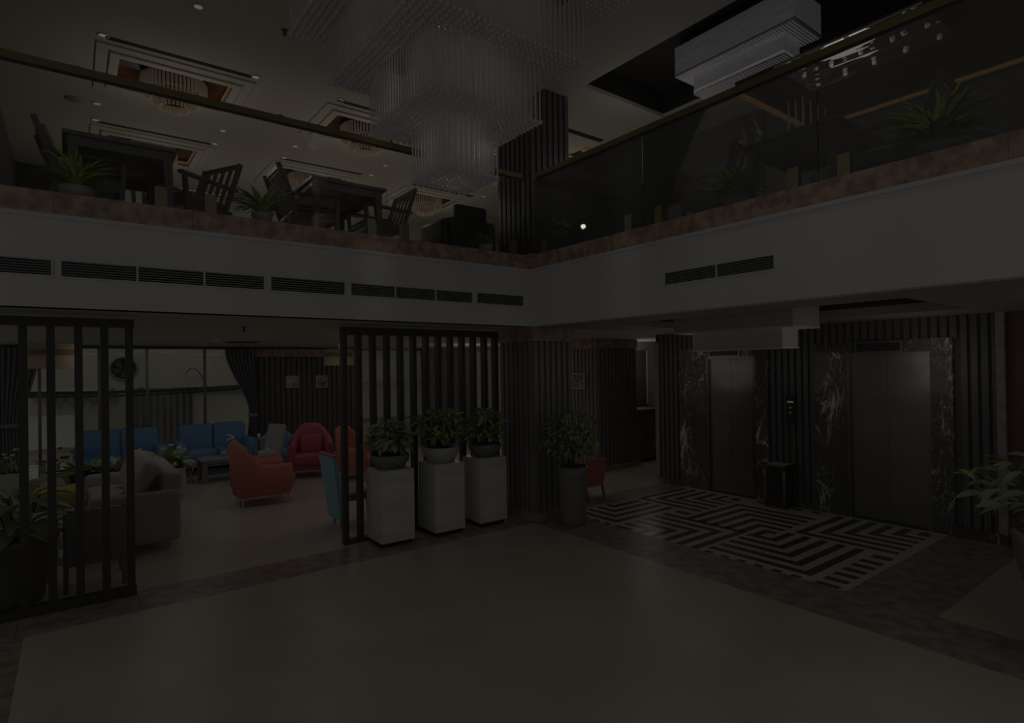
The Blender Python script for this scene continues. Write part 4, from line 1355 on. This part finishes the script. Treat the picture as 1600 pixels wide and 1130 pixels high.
# drum pendants
def drum(x, y, z0, z1, r, label):
    t = thing('drum_pendant', label, 'pendant lamp', (x, y, 0), 0, 'drum pendants')
    M().lathe([(r, z0), (r, z1), (r - .008, z1), (r - .008, z0), (r, z0)], n=28, cap=False).obj('shade', 'shade', t)
    M().lathe([(r - .01, z0 + .02), (0, z0 + .02)], n=24, cap=False).obj('diffuser', 'lamp_soft', t)
    M().lathe([(r + .004, z0 + .18 * (z1 - z0) * 3), (r + .004, z0 + .78 * (z1 - z0))], n=28, cap=False).obj('band', 'leg_wood', t)
    M().tube([(0, 0, z1), (0, 0, ZL)], .012, 6).obj('stem', 'chrome', t)


drum(5.21, -3.5, 2.2, 2.52, .25, 'fabric drum pendant lamp seen through the left screen')
drum(1.2, -4.0, 2.21, 2.5, .26, 'fabric drum pendant lamp at the left end of the middle screen')

# curtains
def curtain(label, x_top0, x_top1, x_w0, x_w1, y, zt, zw):
    rows = []
    n = 48
    for k in range(15):
        u = k / 14
        z = zt * (1 - u)
        s = min(1, (zt - z) / (zt - zw))
        f = s * s * (3 - 2 * s) if z > zw else 1
        a0 = x_top0 + (x_w0 - x_top0) * f; a1 = x_top1 + (x_w1 - x_top1) * f
        if z < zw:
            g = (zw - z) / zw
            a0 += (x_top0 - x_w0) * .25 * g
        rows.append([(a0 + (a1 - a0) * i / n, .05 * sin(i * 2 * pi / 6) * (1 - .4 * f), z) for i in range(n + 1)])
    t = thing('curtain', label, 'curtain', (0, y, 0))
    M().grid(rows).obj('cloth', 'curtain_cloth', t)
    xm0, xm1 = sorted((x_w0, x_w1))
    box(xm0 - .01, xm1 + .01, -.07, .07, zw - .04, zw + .03).obj('tieback', 'curtain_cloth', t)


curtain('dark grey tied curtain at the right end of the lounge window', 2.34, 1.70, 1.84, 1.68, -7.86, 2.63, 1.15)
curtain('dark curtain at the far left end of the lounge window', 5.48, 6.15, 5.72, 6.1, -7.86, 2.63, 1.2)

# pictures
def picture(label, loc, w, h, art, rot):
    t = thing('picture', label, 'picture', loc, rot)
    M().box(-w / 2, w / 2, 0, .03, -h / 2, -h / 2 + .025).box(-w / 2, w / 2, 0, .03, h / 2 - .025, h / 2).box(-w / 2, -w / 2 + .025, 0, .03, -h / 2 + .025, h / 2 - .025).box(w / 2 - .025, w / 2, 0, .03, -h / 2 + .025, h / 2 - .025).obj('frame', 'paper', t)
    box(-w / 2 + .02, w / 2 - .02, 0, .015, -h / 2 + .02, h / 2 - .02).obj('sheet', art, t)


picture('small pale picture on the black back wall, above the grey chair', (.85, -8.03, 1.86), .29, .29, 'art_grey', 0)
picture('small reddish picture on the black back wall, above the crimson armchair', (.15, -8.03, 1.85), .28, .3, 'art_red', 0)
picture('small square framed picture on the column behind the tall planter', (-3.375, -2.62, 1.82), .38, .33, 'art_dark', -pi / 2)
box(-.13, .13, .012, .018, -.10, .10)

# corridor furniture
t = thing('dining_chair', 'orange upholstered dining chair standing behind the tall black planter', 'chair', (-1.56, -.42, 0), 0)
M().add([(-.2, -.02, .22), (.2, -.02, .22), (.2, .03, .22), (-.2, .03, .22), (-.2, .06, .66), (.2, .06, .66), (.2, .10, .66), (-.2, .10, .66)],
        [(0, 3, 2, 1), (4, 5, 6, 7), (0, 1, 5, 4), (1, 2, 6, 5), (2, 3, 7, 6), (3, 0, 4, 7)]).obj('backrest', 'orange_fabric', t)
M().rbox((0, -.2, .24), (.4, .42, .06), .02).obj('seat', 'orange_fabric', t)
for sx in (-.18, .18):
    for sy in (-.36, .02):
        M().bar((sx, sy + (.05 if sy > 0 else -.02), 0), (sx, sy, .22), .03, .03).obj('leg', 'table_wood', t)
t = thing('cabinet', 'low dark wooden cabinet at the end of the corridor by the lifts', 'cabinet', (-5.12, -2.56, 0), pi / 2)
box(-.25, .25, -.45, .45, .06, 1.12).obj('carcass', 'cabinet_wood', t)
box(-.27, .27, -.47, .47, 1.12, 1.16).obj('top', 'table_wood', t)
for k in range(2):
    d = box(.25, .27, -.44 + k * .445, -.005 + k * .445, .1, 1.06).obj('door', 'cabinet_wood', t)
    M().tube([(.285, -.05 + k * .10, .55), (.285, -.05 + k * .10, .68)], .008, 6).obj('handle', 'steel', d)
box(-.22, .22, -.42, .42, 0, .06).obj('plinth', 'plinth', t)
t = thing('wall_mirror', 'tall dark mirror with pale edge hanging over the corridor cabinet', 'mirror', (-5.41, -2.88, 1.22), pi / 2)
box(0, .03, -.02, .38, 0, 1.25).obj('glass', 'armchair_leather', t)
box(0, .04, -.06, -.02, 0, 1.25).obj('frame', 'paper', t)
box(0, .04, -.38+.76, .42, 0, 1.25).obj('frame', 'paper', t)
structure('wall_corridor_end', 'lobby_ceiling', box(-7.9, -4.62, -3.05, -2.9, 0, ZL), 'wall at the end of the corridor')

# ashtray bin between the lifts
t = thing('ashtray_bin', 'square black and gold ashtray bin standing between the two lifts', 'bin', (-3.3, 1.70, 0))
box(-.14, .14, -.15, .15, .0, .04).obj('base', 'brass', t)
box(-.13, .13, -.14, .14, .04, .58).obj('body', 'bin_dark', t)
M().tbox((0, 0, .58), (.28, .30), (0, 0, .62), (.36, .38)).box(-.18, .18, -.19, .19, .62, .64).obj('rim', 'brass', t)
for s in (-1, 1):
    M().lathe([(.018, .04), (.022, .2), (.016, .25), (.024, .3), (.016, .36), (.022, .45), (.022, .58)], n=10).obj('corner_post', 'brass', t, loc=(.135, s * .145, 0))
box(.131, .136, -.06, .06, .16, .42).obj('front_plate', 'dark_steel', t)
box(-.12, .12, -.13, .13, .64, .645).obj('sand', 'pebble', t)
